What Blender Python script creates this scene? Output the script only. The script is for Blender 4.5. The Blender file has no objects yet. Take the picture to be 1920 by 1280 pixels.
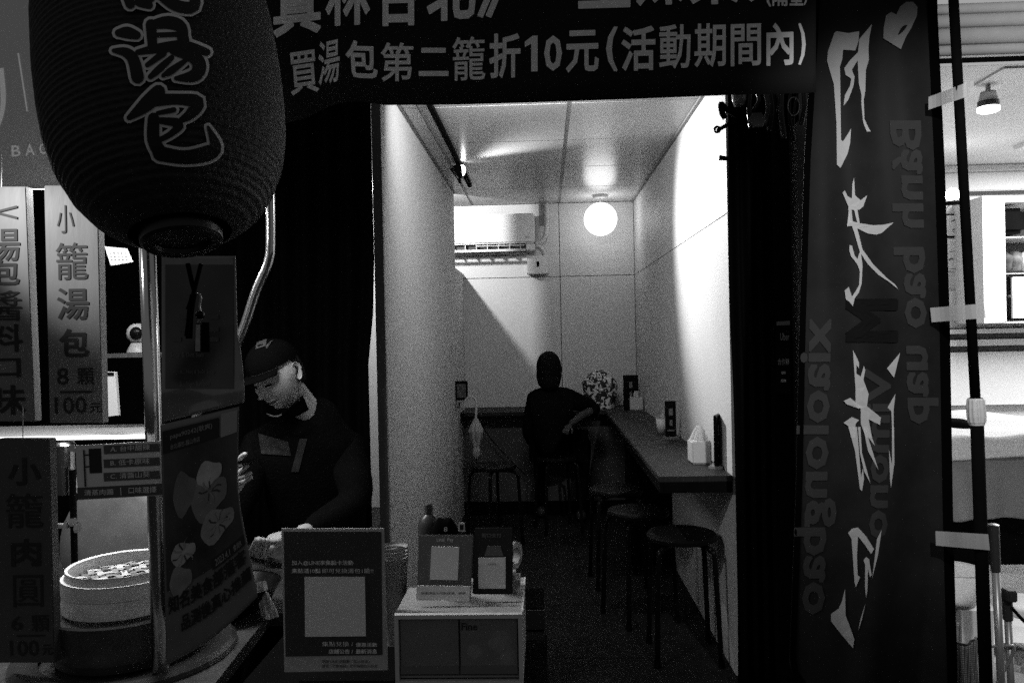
import bpy, bmesh, math, random
import numpy as np
from mathutils import Vector, Matrix
from mathutils.geometry import tessellate_polygon, delaunay_2d_cdt
random.seed(7)
R = math.radians
C = bpy.context.scene.collection
scene = bpy.context.scene

# ------------------------------------------------------------------ camera
F_PX, HC = 1493.0, 1.45
YAW, PITCH, ROLL = 0.0401, 0.0069, 0.021
_fw = Vector((-math.sin(YAW) * math.cos(PITCH), math.cos(YAW) * math.cos(PITCH), -math.sin(PITCH)))
_rt = Vector((math.cos(YAW), math.sin(YAW), 0)); _up = _rt.cross(_fw)
CR = math.cos(ROLL) * _rt - math.sin(ROLL) * _up
CU = math.sin(ROLL) * _rt + math.cos(ROLL) * _up
cam_d = bpy.data.cameras.new('camera'); cam = bpy.data.objects.new('camera', cam_d); C.objects.link(cam)
cam_d.sensor_width = 36.0; cam_d.lens = F_PX / 1920 * 36.0; cam_d.clip_start = 0.05; cam_d.clip_end = 500
_m = Matrix((CR, CU, -_fw)).transposed().to_4x4(); _m.translation = Vector((0, 0, HC))
cam.matrix_world = _m
scene.camera = cam

# ------------------------------------------------------------------ night ambience and exposure
w = bpy.data.worlds.new("World"); scene.world = w; w.use_nodes = True
WB = w.node_tree.nodes['Background']; WB.inputs[0].default_value = (1, 1, 1, 1); WB.inputs[1].default_value = 0.10
scene.view_settings.view_transform = 'Standard'; scene.view_settings.look = 'None'
scene.view_settings.exposure = 0.0; scene.view_settings.gamma = 1.0
scene.cycles.use_denoising = False; scene.cycles.use_adaptive_sampling = False
scene.cycles.sample_clamp_indirect = 1.5
scene.cycles.max_bounces = 8; scene.cycles.diffuse_bounces = 1

# ------------------------------------------------------------------ helpers
def at(px, py, Y):
    """the point of the place seen at photo position px, py that lies at distance Y"""
    d = _fw + (px - 960) / F_PX * CR - (py - 640) / F_PX * CU
    return Vector((0, 0, HC)) + d * (Y / d.y)

MATS = {}
def mat(name, g=0.5, rough=0.6, metal=0.0, spec=0.4, noise=0.0, nscale=12.0, bump=0.0, bscale=200.0, emit=0.0, trans=0.0,
        alpha=1.0, translucent=0.0, stretch=None, dirt=0.0):
    if name in MATS: return MATS[name]
    m = bpy.data.materials.new(name); m.use_nodes = True; nt = m.node_tree; N = nt.nodes; L = nt.links
    b = N['Principled BSDF']
    b.inputs['Base Color'].default_value = (g, g, g, 1)
    b.inputs['Roughness'].default_value = rough; b.inputs['Metallic'].default_value = metal
    b.inputs['Specular IOR Level'].default_value = spec
    b.inputs['Transmission Weight'].default_value = trans; b.inputs['Alpha'].default_value = alpha
    co = None
    def coord():
        tc = N.new('ShaderNodeTexCoord'); mp = N.new('ShaderNodeMapping'); L.new(tc.outputs['Object'], mp.inputs[0])
        if stretch: mp.inputs['Scale'].default_value = stretch
        return mp.outputs[0]
    if noise > 0 or bump > 0: co = coord()
    if noise > 0:
        n = N.new('ShaderNodeTexNoise'); n.inputs['Scale'].default_value = nscale; n.inputs['Detail'].default_value = 8; n.inputs['Roughness'].default_value = .65
        L.new(co, n.inputs['Vector'])
        r = N.new('ShaderNodeMapRange'); r.inputs[1].default_value = .25; r.inputs[2].default_value = .75
        r.inputs[3].default_value = g * (1 - noise); r.inputs[4].default_value = min(1, g * (1 + noise))
        L.new(n.outputs['Fac'], r.inputs[0])
        out = r.outputs[0]
        if dirt > 0:
            n2 = N.new('ShaderNodeTexNoise'); n2.inputs['Scale'].default_value = nscale * .25; n2.inputs['Detail'].default_value = 5
            L.new(co, n2.inputs['Vector'])
            r2 = N.new('ShaderNodeMapRange'); r2.inputs[1].default_value = .5; r2.inputs[2].default_value = .75; r2.inputs[3].default_value = 1; r2.inputs[4].default_value = 1 - dirt
            L.new(n2.outputs['Fac'], r2.inputs[0])
            mu = N.new('ShaderNodeMath'); mu.operation = 'MULTIPLY'; L.new(out, mu.inputs[0]); L.new(r2.outputs[0], mu.inputs[1]); out = mu.outputs[0]
        cc = N.new('ShaderNodeCombineColor')
        for i in range(3): L.new(out, cc.inputs[i])
        L.new(cc.outputs[0], b.inputs['Base Color'])
        rr = N.new('ShaderNodeMapRange'); rr.inputs[3].default_value = max(0.03, rough - .1); rr.inputs[4].default_value = min(1, rough + .1)
        L.new(n.outputs['Fac'], rr.inputs[0]); L.new(rr.outputs[0], b.inputs['Roughness'])
    if bump > 0:
        n = N.new('ShaderNodeTexNoise'); n.inputs['Scale'].default_value = bscale; n.inputs['Detail'].default_value = 4
        L.new(co, n.inputs['Vector'])
        bp = N.new('ShaderNodeBump'); bp.inputs['Strength'].default_value = bump; bp.inputs['Distance'].default_value = .01
        L.new(n.outputs['Fac'], bp.inputs['Height']); L.new(bp.outputs[0], b.inputs['Normal'])
    if emit > 0:
        b.inputs['Emission Color'].default_value = (1, 1, 1, 1); b.inputs['Emission Strength'].default_value = emit
    if translucent > 0:
        t = N.new('ShaderNodeBsdfTranslucent'); t.inputs[0].default_value = (g, g, g, 1)
        mx = N.new('ShaderNodeMixShader'); mx.inputs[0].default_value = translucent
        L.new(b.outputs[0], mx.inputs[1]); L.new(t.outputs[0], mx.inputs[2]); L.new(mx.outputs[0], N['Material Output'].inputs[0])
    MATS[name] = m
    return m

class G:
    """collects world-space shapes for one mesh"""
    def __init__(s): s.v = []; s.f = []
    def add(s, vs, fs):
        o = len(s.v); s.v += [Vector(p) for p in vs]; s.f += [tuple(i + o for i in f) for f in fs]; return s
    def box(s, x0, x1, y0, y1, z0, z1, M=None):
        vs = [Vector((x, y, z)) for z in (z0, z1) for y in (y0, y1) for x in (x0, x1)]
        if M is not None: vs = [M @ p for p in vs]
        return s.add(vs, [(0, 2, 3, 1), (4, 5, 7, 6), (0, 1, 5, 4), (2, 6, 7, 3), (0, 4, 6, 2), (1, 3, 7, 5)])
    def slab(s, quad, th):
        """quad: 4 world points (seen counter clockwise from the front); th: thickness vector away from the front"""
        a = [Vector(p) for p in quad]; t = Vector(th)
        return s.add(a + [p + t for p in a], [(0, 1, 2, 3), (7, 6, 5, 4), (0, 4, 5, 1), (1, 5, 6, 2), (2, 6, 7, 3), (3, 7, 4, 0)])
    def tube(s, pts, r, n=10, cap=True):
        pts = [Vector(p) for p in pts]; rs = r if isinstance(r, (list, tuple)) else [r] * len(pts)
        rings = []; prev = None
        for i, p in enumerate(pts):
            t = (pts[min(i + 1, len(pts) - 1)] - pts[max(i - 1, 0)]).normalized()
            if prev is None:
                a = Vector((0, 0, 1)) if abs(t.z) < .9 else Vector((1, 0, 0))
                u = t.cross(a).normalized()
            else: u = (prev - t * prev.dot(t)).normalized()
            prev = u; v = t.cross(u)
            rings.append([p + (u * math.cos(2 * math.pi * k / n) + v * math.sin(2 * math.pi * k / n)) * rs[i] for k in range(n)])
        vs = [q for g in rings for q in g]; fs = []
        for i in range(len(pts) - 1):
            for k in range(n): fs.append((i * n + k, i * n + (k + 1) % n, (i + 1) * n + (k + 1) % n, (i + 1) * n + k))
        if cap: fs += [tuple(range(n))[::-1], tuple((len(pts) - 1) * n + k for k in range(n))]
        return s.add(vs, fs)
    def lathe(s, prof, c, n=40, M=None, cap=False):
        c = Vector(c); vs = []; fs = []
        for (r, z) in prof:
            for k in range(n):
                a = 2 * math.pi * k / n; p = Vector((r * math.cos(a), r * math.sin(a), z))
                vs.append((M @ p if M is not None else p) + c)
        for i in range(len(prof) - 1):
            for k in range(n): fs.append((i * n + k, i * n + (k + 1) % n, (i + 1) * n + (k + 1) % n, (i + 1) * n + k))
        if cap: fs += [tuple(range(n))[::-1], tuple((len(prof) - 1) * n + k for k in range(n))]
        return s.add(vs, fs)
    def sheet(s, fn, nu, nv):
        vs = [fn(i / nu, j / nv) for j in range(nv + 1) for i in range(nu + 1)]
        return s.add(vs, [(j * (nu + 1) + i, j * (nu + 1) + i + 1, (j + 1) * (nu + 1) + i + 1, (j + 1) * (nu + 1) + i) for j in range(nv) for i in range(nu)])
    def poly(s, pts): return s.add(pts, [tuple(range(len(pts)))])

def mesh_of(g, name, m, base=Vector((0, 0, 0)), smooth=False, bevel=0):
    me = bpy.data.meshes.new(name)
    me.from_pydata([tuple(p - base) for p in g.v], [], g.f); me.update()
    if bevel:
        bm = bmesh.new(); bm.from_mesh(me); bmesh.ops.remove_doubles(bm, verts=bm.verts, dist=1e-6)
        bmesh.ops.recalc_face_normals(bm, faces=bm.faces)
        ed = [e for e in bm.edges if len(e.link_faces) == 2 and e.calc_face_angle() > .5]
        bmesh.ops.bevel(bm, geom=ed, offset=bevel, segments=2, affect='EDGES', clamp_overlap=True)
        bm.to_mesh(me); bm.free()
    if m: me.materials.append(m)
    if smooth:
        for p in me.polygons: p.use_smooth = True
    return me

def tag(o, label=None, cat=None, group=None, kind=None):
    if label: o['label'] = label
    if cat: o['category'] = cat
    if group: o['group'] = group
    if kind: o['kind'] = kind
    return o
def thing(name, label, cat, loc=(0, 0, 0), group=None):
    o = bpy.data.objects.new(name, None); o.location = Vector(loc); o.empty_display_size = .1; C.objects.link(o)
    return tag(o, label, cat, group)
def wbase(o):
    v = Vector((0, 0, 0))
    while o is not None: v = v + o.location; o = o.parent
    return v
def part(name, g, m, parent=None, smooth=False, bevel=0, label=None, kind=None):
    """links g (world coordinates) as ONE mesh object under parent"""
    o = bpy.data.objects.new(name, mesh_of(g, name, m, wbase(parent) if parent else Vector(), smooth, bevel)); C.objects.link(o)
    if parent: o.parent = parent
    if label: o['label'] = label
    if kind: o['kind'] = kind
    return o
def solo(name, g, m, label, cat, group=None, smooth=False, bevel=0):
    b = sum(g.v, Vector()) / len(g.v); b.z = min(p.z for p in g.v)
    o = bpy.data.objects.new(name, mesh_of(g, name, m, b, smooth, bevel)); o.location = b; C.objects.link(o)
    return tag(o, label, cat, group)
def struct(name, g, m, parent=None, smooth=False):
    o = part(name, g, m, parent, smooth)
    if not parent: o['kind'] = 'structure'
    return o
def copy_thing(root, loc, rz=0, label=None, group=None):
    r = root.copy(); C.objects.link(r); r.location = loc; r.rotation_euler = (0, 0, rz)
    if label: r['label'] = label
    for ch in list(root.children):
        c = ch.copy(); C.objects.link(c); c.parent = r
        for q in ch.children:
            d = q.copy(); C.objects.link(d); d.parent = c
    return r
def smooth_path(pts, n=6):
    pts = [Vector(p) for p in pts]; out = []
    for i in range(len(pts) - 1):
        p0 = pts[max(i - 1, 0)]; p1 = pts[i]; p2 = pts[i + 1]; p3 = pts[min(i + 2, len(pts) - 1)]
        for k in range(n):
            t = k / n
            out.append(.5 * ((2 * p1) + (p2 - p0) * t + (2 * p0 - 5 * p1 + 4 * p2 - p3) * t * t + (3 * p1 - p0 - 3 * p2 + p3) * t ** 3))
    out.append(pts[-1]); return out

# --- lettering: glyph outlines as flat faces, normalised to a 0..1 box
_gc = {}
def glyph(s, bold=0.02, fine=0):
    key = (s, bold, fine)
    if key in _gc: return _gc[key]
    cu = bpy.data.curves.new('t', 'FONT'); cu.body = s; cu.size = 1; cu.resolution_u = 2; cu.fill_mode = 'FRONT'
    ob = bpy.data.objects.new('t', cu); C.objects.link(ob)
    me = bpy.data.meshes.new_from_object(ob.evaluated_get(bpy.context.evaluated_depsgraph_get()))
    bpy.data.objects.remove(ob); bpy.data.curves.remove(cu)
    if s == '1!':
        me.clear_geometry(); me.from_pydata([(.18, 0, 0), (.36, 0, 0), (.36, .9, 0), (.22, .9, 0), (0, .76, 0), (0, .62, 0), (.18, .70, 0)], [], [(0, 1, 2, 3, 6), (3, 4, 5, 6)])
    bm = bmesh.new(); bm.from_mesh(me)
    if bold > 0 and s != '1!':     # widen every stroke: union of the glyph with a band along its outline
        V = [v.co.xy.copy() for v in bm.verts]; bm.verts.index_update(); Fc = [[v.index for v in f.verts] for f in bm.faces]
        for e in bm.edges:
            if len(e.link_faces) != 1: continue
            p, q = e.verts[0].co.xy, e.verts[1].co.xy; d = q - p
            if d.length < 1e-5: continue
            d.normalize(); n = Vector((-d.y, d.x)) * bold; k = d * bold * .7; o = len(V)
            V += [p - k - n, q + k - n, q + k + n, p - k + n]; Fc.append([o, o + 1, o + 2, o + 3])
        r_ = delaunay_2d_cdt(V, [], Fc, 1, 1e-5)
        bm.free(); bm = bmesh.new(); bv = [bm.verts.new((v.x, v.y, 0)) for v in r_[0]]
        # keep only the triangles whose middle lies inside the glyph or the band
        ctr_ = np.array([[(r_[0][f[0]].x + r_[0][f[1]].x + r_[0][f[2]].x) / 3, (r_[0][f[0]].y + r_[0][f[1]].y + r_[0][f[2]].y) / 3] for f in r_[2]])
        pol = np.array([[V[i][:] for i in (f if len(f) == 4 else (f[0], f[1], f[2], f[2]))] for f in Fc])
        pos = np.ones((len(ctr_), len(pol)), bool); neg = pos.copy()
        for k in range(4):
            a_, b_ = pol[:, k], pol[:, (k + 1) % 4]
            cr_ = (b_[:, 0] - a_[:, 0]) * (ctr_[:, 1:2] - a_[:, 1]) - (b_[:, 1] - a_[:, 1]) * (ctr_[:, 0:1] - a_[:, 0])
            pos &= cr_ >= -1e-12; neg &= cr_ <= 1e-12
        keep = (pos | neg).any(axis=1)
        for f, org_ in zip(r_[2], keep):
            if not org_: continue
            try: bm.faces.new([bv[i] for i in f])
            except ValueError: pass
    bm.normal_update(); bmesh.ops.triangulate(bm, faces=bm.faces)
    if fine:
        for _ in range(fine + 1):
            ed = [e for e in bm.edges if e.calc_length() > .22]
            if ed: bmesh.ops.subdivide_edges(bm, edges=ed, cuts=1)
            bm.normal_update(); bmesh.ops.triangulate(bm, faces=bm.faces)
    bm.to_mesh(me); bm.free()
    vs = [Vector(v.co) for v in me.vertices]; fs = [tuple(p.vertices) for p in me.polygons]
    bpy.data.meshes.remove(me)
    if not vs: vs = [Vector((0, 0, 0))]
    x0 = min(v.x for v in vs); x1 = max(v.x for v in vs); y0 = min(v.y for v in vs); y1 = max(v.y for v in vs)
    vs = [((v.x - x0) / max(1e-6, x1 - x0), (v.y - y0) / max(1e-6, y1 - y0)) for v in vs]
    _gc[key] = (vs, fs); return _gc[key]
def put(g, s, quad, fn, bold=0.02, fine=0):
    """quad in photo positions: bottom-left, bottom-right, top-right, top-left; fn(px, py) gives the place's point"""
    if s == '圓': bold = 0
    elif any(c in '籠醬' for c in s): bold *= .30
    elif any(c in '動買期湯第間顆集點' for c in s): bold *= .6
    vs, fs = glyph(s, bold, fine)
    (ax, ay), (bx, by), (cx, cy), (dx, dy) = quad
    o = []
    for u, v in vs:
        px = (ax * (1 - u) + bx * u) * (1 - v) + (dx * (1 - u) + cx * u) * v
        py = (ay * (1 - u) + by * u) * (1 - v) + (dy * (1 - u) + cy * u) * v
        o.append(fn(px, py))
    return g.add(o, fs)
def rq(x0, y0, x1, y1, lean=0, slope=0):
    """upright box x0..x1, y0 (top)..y1 (bottom)"""
    return ((x0 + lean, y1), (x1 + lean, y1 + slope), (x1, y0 + slope), (x0, y0))
def plane(Y): return lambda px, py: at(px, py, Y)
def stroke(g, pts, fn):
    """brush stroke through (px, py, width)"""
    P = smooth_path([(p[0], p[1], p[2]) for p in pts], 4)
    a = []; b = []
    for i, p in enumerate(P):
        t = (P[min(i + 1, len(P) - 1)].xy - P[max(i - 1, 0)].xy)
        n = Vector((-t.y, t.x)).normalized() * max(.3, p.z) / 2
        a.append(fn(p.x + n.x, p.y + n.y)); b.append(fn(p.x - n.x, p.y - n.y))
    k = len(P)
    return g.add(a + b, [(i, i + 1, k + i + 1, k + i) for i in range(k - 1)])

# ------------------------------------------------------------------ materials
wallp = mat('painted_board', .74, .55, spec=.35, noise=.04, nscale=3, bump=.15, bscale=60)
ceilp = mat('ceiling_board', .66, .26, spec=.5, bump=.02, bscale=6)
jointm = mat('joint_dark', .10, .8)
barm = mat('ceiling_bar_paint', .42, .5)
tilem = mat('floor_tile', .016, .6, spec=.06, noise=.4, nscale=9, bump=.15, bscale=40, dirt=.4)
groutm = mat('grout', .02, .9, noise=.3)
pave = mat('pavement', .04, .85, noise=.3, nscale=30, bump=.4, bscale=80)
facade = mat('facade_dark', .02, .9, spec=.05, noise=.3, nscale=20, bump=.2)
pillarm = mat('pillar_render', .10, .9, spec=.1, noise=.25, nscale=25, bump=.3)
black = mat('black_matte', .004, .9, spec=.02, noise=.3)
cloth_black = mat('black_cloth', .004, 1, spec=.0, bump=.3, bscale=300)
blackgl = mat('black_gloss', .004, .3, spec=.10)
steel = mat('stainless_steel', .62, .17, 1.0, noise=.08, nscale=40, stretch=(1, 1, .1))
steel_dull = mat('dull_steel', .35, .4, .9, noise=.25, nscale=20)
darkwood = mat('dark_laminate', .024, .5, spec=.12, noise=.4, nscale=14, stretch=(6, 1, 1), bump=.08, bscale=60)
white = mat('white_plastic', .78, .35)
paper = mat('white_paper', .75, .8, noise=.05)
lightboxm = mat('signboard_film', .30, .5, noise=.06, nscale=8)

# ------------------------------------------------------------------ the setting
XL, XR, HZ, YD, ZC, YF = -.678, .7805, 2.569, 6.787, .847, 3.38
struct('ground', G().box(-40, 40, -30, 60, -.5, -.02), pave)
floor = struct('floor', G().box(-2.9, XR + .2, YF - 2.2, YD + .15, -.018, -.005), groutm)
xs = [.149 - .70 * 5 + .70 * i for i in range(10)]
for i in range(9):
    for j in range(9):
        x0, x1 = xs[i] - .07, xs[i + 1] - .07
        y0 = 4.27 - .7 * 4 + .7 * j; y1 = y0 + .7
        x0 = max(x0, -2.85); x1 = min(x1, XR + .15); y1 = min(y1, YD)
        if x1 - x0 < .05 or y1 - y0 < .05 or (x1 < XL - .1 and y0 > 4): continue
        part('tile', G().box(x0 + .003, x1 - .003, y0 + .003, y1 - .003, -.004, random.uniform(-.0012, .0008)), tilem, floor)

# right wall: board panels with narrow open joints
wr = struct('wall_right', G().box(XR + .012, XR + .10, YF, YD + .1, 0, 3.1), jointm)
for (y0, y1) in ((YF, 4.35), (4.35, 5.57), (5.57, YD)):
    for (z0, z1) in ((0, ZC - .02), (ZC - .02, 1.9465), (1.9465, HZ)):
        sm = .0025 if z0 > .5 else .001
        gp = .0005 if (y0 > YF and y1 < YD) or True else 0
        part('wall_panel', G().box(XR, XR + .0115, y0 + gp, y1 - gp, z0 + sm, z1 - sm), wallp, wr)
# back wall
wb = struct('wall_back', G().box(-2.9, XR + .011, YD + .012, YD + .1, 0, 3.1), jointm)
for (x0, x1) in ((-2.9, -2.29), (-2.29, -1.07), (-1.07, .1487), (.1487, XR - .001)):
    for (z0, z1) in ((0, 1.9465), (1.9465, HZ)):
        part('wall_panel', G().box(x0 + .003, x1 - .003, YD, YD + .0115, z0 + .003, z1 - .003), wallp, wb)
# left partition: full height up to Y 6.2, lower beyond (an opening over its far end)
YE = 6.18
wl = struct('wall_left', G().box(XL - .026, XL - .012, YF + .03, YE - .002, .0, HZ), jointm)
for (y0, y1) in ((YF + .03, 4.35), (4.35, 5.57), (5.57, YE)):
    part('wall_panel', G().box(XL - .0115, XL, y0 + .0005, y1 - .0005, 0.002, HZ - .001), wallp, wl)
for (y0, y1) in ((YF + .03, 4.35), (4.35, 5.57), (5.57, YE)):
    part('wall_panel', G().box(XL - .038, XL - .0265, y0 + .0005, y1 - .0005, 0.002, HZ - .001), wallp, wl)
part('end_trim', G().box(XL - .039, XL + .001, YF, YF + .029, 0.001, HZ - .001), mat('end_trim_paint', .30, .6, noise=.1), wl)
part('low_panel', G().box(XL - .038, XL - .001, YE + .001, YD - .001, 0.001, 1.99), wallp, wl)
# the space beside the partition
struct('wall_side', G().box(-2.95, -2.9, YF - .1, YD + .1, 0, 3.1), wallp)

# ceiling: boards between wide bars (along the room) and hairline joints (across)
ce = struct('ceiling', G().box(-2.9, XR + .1, YF, YD + .1, HZ + .012, HZ + .08), jointm)
cx = [-2.77, -2.04, -1.31, -.581, .1487, XR]
cy = [YF, 3.866, 4.596, 5.326, 6.056, YD]
for i in range(5):
    for j in range(5):
        part('ceiling_board', G().box(cx[i] + (.012 if i else 0), cx[i + 1] - (.012 if i < 4 else 0), cy[j] + .0055, cy[j + 1] - .0055, HZ, HZ + .0115), ceilp, ce)
for x in cx[1:5]:
    part('ceiling_bar', G().box(x - .0115, x + .0115, YF, YD, HZ + .003, HZ + .0118), barm, ce)
part('wall_angle', G().box(XR - .018, XR - .0005, YF, YD, HZ - .012, HZ - .0005), mat('angle_paint', .25, .6), ce)
part('wall_angle', G().box(XL + .001, XL + .012, YF + .03, YE, HZ - .008, HZ - .0005), mat('angle_paint', .25, .6), ce)

# facade over and beside the door
struct('facade_header', G().box(-2.9, 1.6, YF - .12, YF - .001, 2.62, 3.6), facade)
struct('facade_pillar', G().box(1.035, 1.60, YF - .12, YF + 3.4, 0, 2.62), pillarm)
struct('facade_jamb', G().box(XR + .101, 1.034, YF - .02, YF + .3, 0, 2.62), facade)

# ------------------------------------------------------------------ room fittings
# globe pendant
gc = at(1126, 411, 6.45)
t = thing('globe_lamp', 'round glowing white globe lamp hanging near the back wall', 'lamp', gc)
part('globe', G().lathe([(max(.001, .132 * math.sin(math.pi * k / 20)), -.132 * math.cos(math.pi * k / 20)) for k in range(21)], gc, 40), mat('globe_glow', .9, .4, emit=3.8), t, smooth=True)
part('cord', G().tube([gc + Vector((0, 0, .13)), Vector((gc.x, gc.y, HZ - .02))], .006), mat('cord_grey', .4), t)
part('ceiling_cap', G().lathe([(.001, HZ - .025), (.06, HZ - .022), (.062, HZ - .001)], (gc.x, gc.y, 0), 24), mat('cap_grey', .4), t, smooth=True)

# track with spotlight
tr = thing('ceiling_track', 'black lamp track screwed along the ceiling on the left', 'lamp track', (-.52, 4, HZ))
part('rail', G().box(-.533, -.507, YF + .05, 5.83, HZ - .022, HZ - .0005), black, tr)
part('end_cap', G().box(-.535, -.505, 5.831, 5.85, HZ - .024, HZ - .0005), blackgl, tr)
sp = at(855, 320, 5.12)
def spotlight(p, dirv, label, on, size=62, blend=.55):
    t = thing('spotlight', label, 'spotlight', (-.52, p.y, HZ - .02), 'spotlights on the ceiling track')
    part('adapter', G().box(-.538, -.502, p.y - .075, p.y + .055, HZ - .085, HZ - .0235), black, t, bevel=.004)
    part('stem', G().tube([Vector((-.52, p.y, HZ - .08)), Vector((-.52, p.y, HZ - .13))], .009), black, t)
    z = -dirv.normalized(); q = z.to_track_quat('Z', 'Y').to_matrix()
    part('yoke', G().tube([p + q @ Vector((-.045, 0, .0)), p + q @ Vector((-.047, 0, .05)), Vector((-.52, p.y, HZ - .125)), p + q @ Vector((.047, 0, .05)), p + q @ Vector((.045, 0, 0))], .004, 6), black, t)
    part('lamp_head', G().lathe([(.001, .07), (.022, .068), (.03, .05), (.036, .02), (.042, 0), (.042, -.012), (.038, -.012), (.037, .0), (.001, .003)], p, 28, q), blackgl, t, smooth=False)
    part('lens', G().lathe([(.001, -.006), (.02, -.008), (.0365, -.004)], p, 28, q), mat('lens_glow', .9, emit=30), t, smooth=True)
    ld = bpy.data.lights.new('spot_beam', 'SPOT'); ld.energy = on; ld.spot_size = R(size); ld.spot_blend = blend; ld.shadow_soft_size = .03
    lo = bpy.data.objects.new('spot_beam', ld); C.objects.link(lo); lo.parent = t
    lo.location = (p - dirv.normalized() * -.02) - t.location; lo.rotation_euler = dirv.to_track_quat('-Z', 'Y').to_euler()
    return t
sp = Vector((-.515, 5.12, at(855, 320, 5.12).z))
spotlight(sp, Vector((XR, 3.70, 1.86)) - sp, 'lit black spotlight on the ceiling track above the left partition', 600, 68, 1)
t = thing('added_entrance_lamp', 'added unseen tube lamp inside over the doorway behind the banner', 'lamp', (-.1, YF + .06, HZ - .04))  # added out of sight to brighten the front ceiling and back wall
part('fitting', G().box(-.45, .25, YF + .002, YF + .05, HZ - .06, HZ - .002), white, t)
part('tube', G().tube([(-.43, YF + .07, HZ - .045), (.23, YF + .07, HZ - .045)], .010), mat('tube_glow_soft', .9, emit=1.0), t)
ld = bpy.data.lights.new('added_entrance_light', 'AREA'); ld.shape = 'RECTANGLE'; ld.size = .6; ld.size_y = .03; ld.energy = 9
lo = bpy.data.objects.new('added_entrance_light', ld); C.objects.link(lo); lo.location = (-.1, YF + .095, HZ - .05); lo.rotation_euler = (R(84), 0, R(0))

# lamp in the side space that throws the diagonal shadow edge
t = thing('tube_lamp', 'lit tube lamp on the ceiling of the space behind the partition', 'lamp', (-1.06, 6.1, HZ))
part('tube', G().tube([(-1.06, 5.85, HZ - .05), (-1.06, 6.35, HZ - .05)], .014), mat('tube_glow', .9, emit=6), t)
part('fitting', G().box(-1.09, -1.03, 5.8, 6.4, HZ - .03, HZ - .0005), white, t)
ld = bpy.data.lights.new('side_lamp', 'POINT'); ld.energy = 60; ld.shadow_soft_size = .03
lo = bpy.data.objects.new('side_lamp', ld); C.objects.link(lo); lo.location = (-1.03, 5.9, HZ - .1)

# air conditioner
YA = YD - .205
a0 = at(1002, 398, YA); a1 = at(1002, 470, YA)
t = thing('air_conditioner', 'white wall air conditioner with open louvre high on the back wall', 'air conditioner', (-.45, YD, 2.1))
zt, zb = a0.z - .004, a1.z + .005; xr_ = a0.x
part('casing', G().box(xr_ - .85, xr_, YA, YD - .001, zb + .06, zt), white, t, bevel=.012)
part('end_cover', G().box(xr_ - .075, xr_ - .002, YA + .02, YD - .002, zb + .002, zb + .0595), white, t, bevel=.006)
part('air_outlet', G().box(xr_ - .84, xr_ - .076, YA + .05, YD - .003, zb + .018, zb + .0595), mat('outlet_dark', .05, .6), t)
part('louvre', G().slab([(xr_ - .84, YA + .004, zb - .004), (xr_ - .08, YA + .004, zb - .004), (xr_ - .08, YA + .01, zb + .016), (xr_ - .84, YA + .01, zb + .016)], (0, .004, 0)), white, t)
for k in range(8):
    x = xr_ - .12 - .092 * k
    part('vane', G().box(x - .003, x + .003, YA + .012, YA + .05, zb + .012, zb + .055), white, t)
part('vane_rail', G().box(xr_ - .49, xr_ - .085, YA + .008, YA + .014, zb + .042, zb + .048), white, t)
b_ = G(); put(b_, 'RENO', rq(985, 443, 994, 446), plane(YA - .001)); part('lettering', b_, mat('print_grey', .35), t)
t = thing('pipe_box', 'small white junction box under the air conditioner with a printed mark', 'junction box', at(1008, 512, YD))
q0 = at(988, 480, YD - .09); q1 = at(1028, 513, YD - .09)
part('box', G().box(q0.x, q1.x, YD - .09, YD - .001, q1.z, q0.z), white, t, bevel=.006)
g = G(); put(g, '1', rq(1006, 490, 1011, 500), plane(YD - .0915)); part('mark', g, black, t)
t = thing('pipe_sleeve', 'white insulated pipe curving from the ceiling to the air conditioner', 'pipe', at(1024, 384, YD - .05))
pp = [at(1024, 381, YD - .06), at(1025, 410, YD - .06), at(1023, 440, YD - .06), at(1015, 453, YD - .06), at(1003, 458, YD - .06)]
part('pipe', G().tube(smooth_path(pp), .022, 12), mat('pipe_wrap', .62, .6, bump=.8, bscale=60), t, smooth=True)
part('hose', G().tube(smooth_path([at(1000, 462, YD - .05), at(1010, 462, YD - .06), at(1018, 470, YD - .06), at(1021, 483, YD - .06)]), .017, 12), mat('pipe_wrap', .62), t, smooth=True)
part('bracket', G().box(at(1002, 0, YD).x, at(1021, 0, YD).x, YD - .03, YD - .001, at(0, 450, YD).z, at(0, 402, YD).z), mat('bracket_grey', .33), t)

# wall counter on the right and along the back
t = thing('wall_counter', 'long dark laminate counter fixed along the right wall', 'counter', (XR, 5, ZC))
XC = .47
part('top', G().box(XC, XR - .002, 3.36, 6.3, ZC - .025, ZC), darkwood, t, bevel=.003)
part('front_edge', G().box(XC + .004, XC + .02, 3.365, 6.29, ZC - .07, ZC - .0255), black, t)
part('end_edge', G().box(XC + .021, XR - .003, 3.362, 3.38, ZC - .07, ZC - .0255), black, t)
part('support_board', G().box(XC + .021, XR - .002, 5.0, 5.02, 0.002, ZC - .0255), black, t)
t = thing('back_counter', 'dark counter running along the back wall behind the seated person', 'counter', (0, 6.5, 0))
part('top', G().box(XL + .001, XR - .003, 6.302, YD - .001, ZC - .03, ZC), darkwood, t, bevel=.003)
part('front_panel', G().box(XL + .002, XR - .004, 6.50, 6.515, 0.002, ZC - .0305), mat('panel_grey', .07, .6, noise=.2), t)
part('plinth', G().box(XL + .003, XR - .005, 6.46, 6.499, 0.002, .1), black, t)

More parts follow.
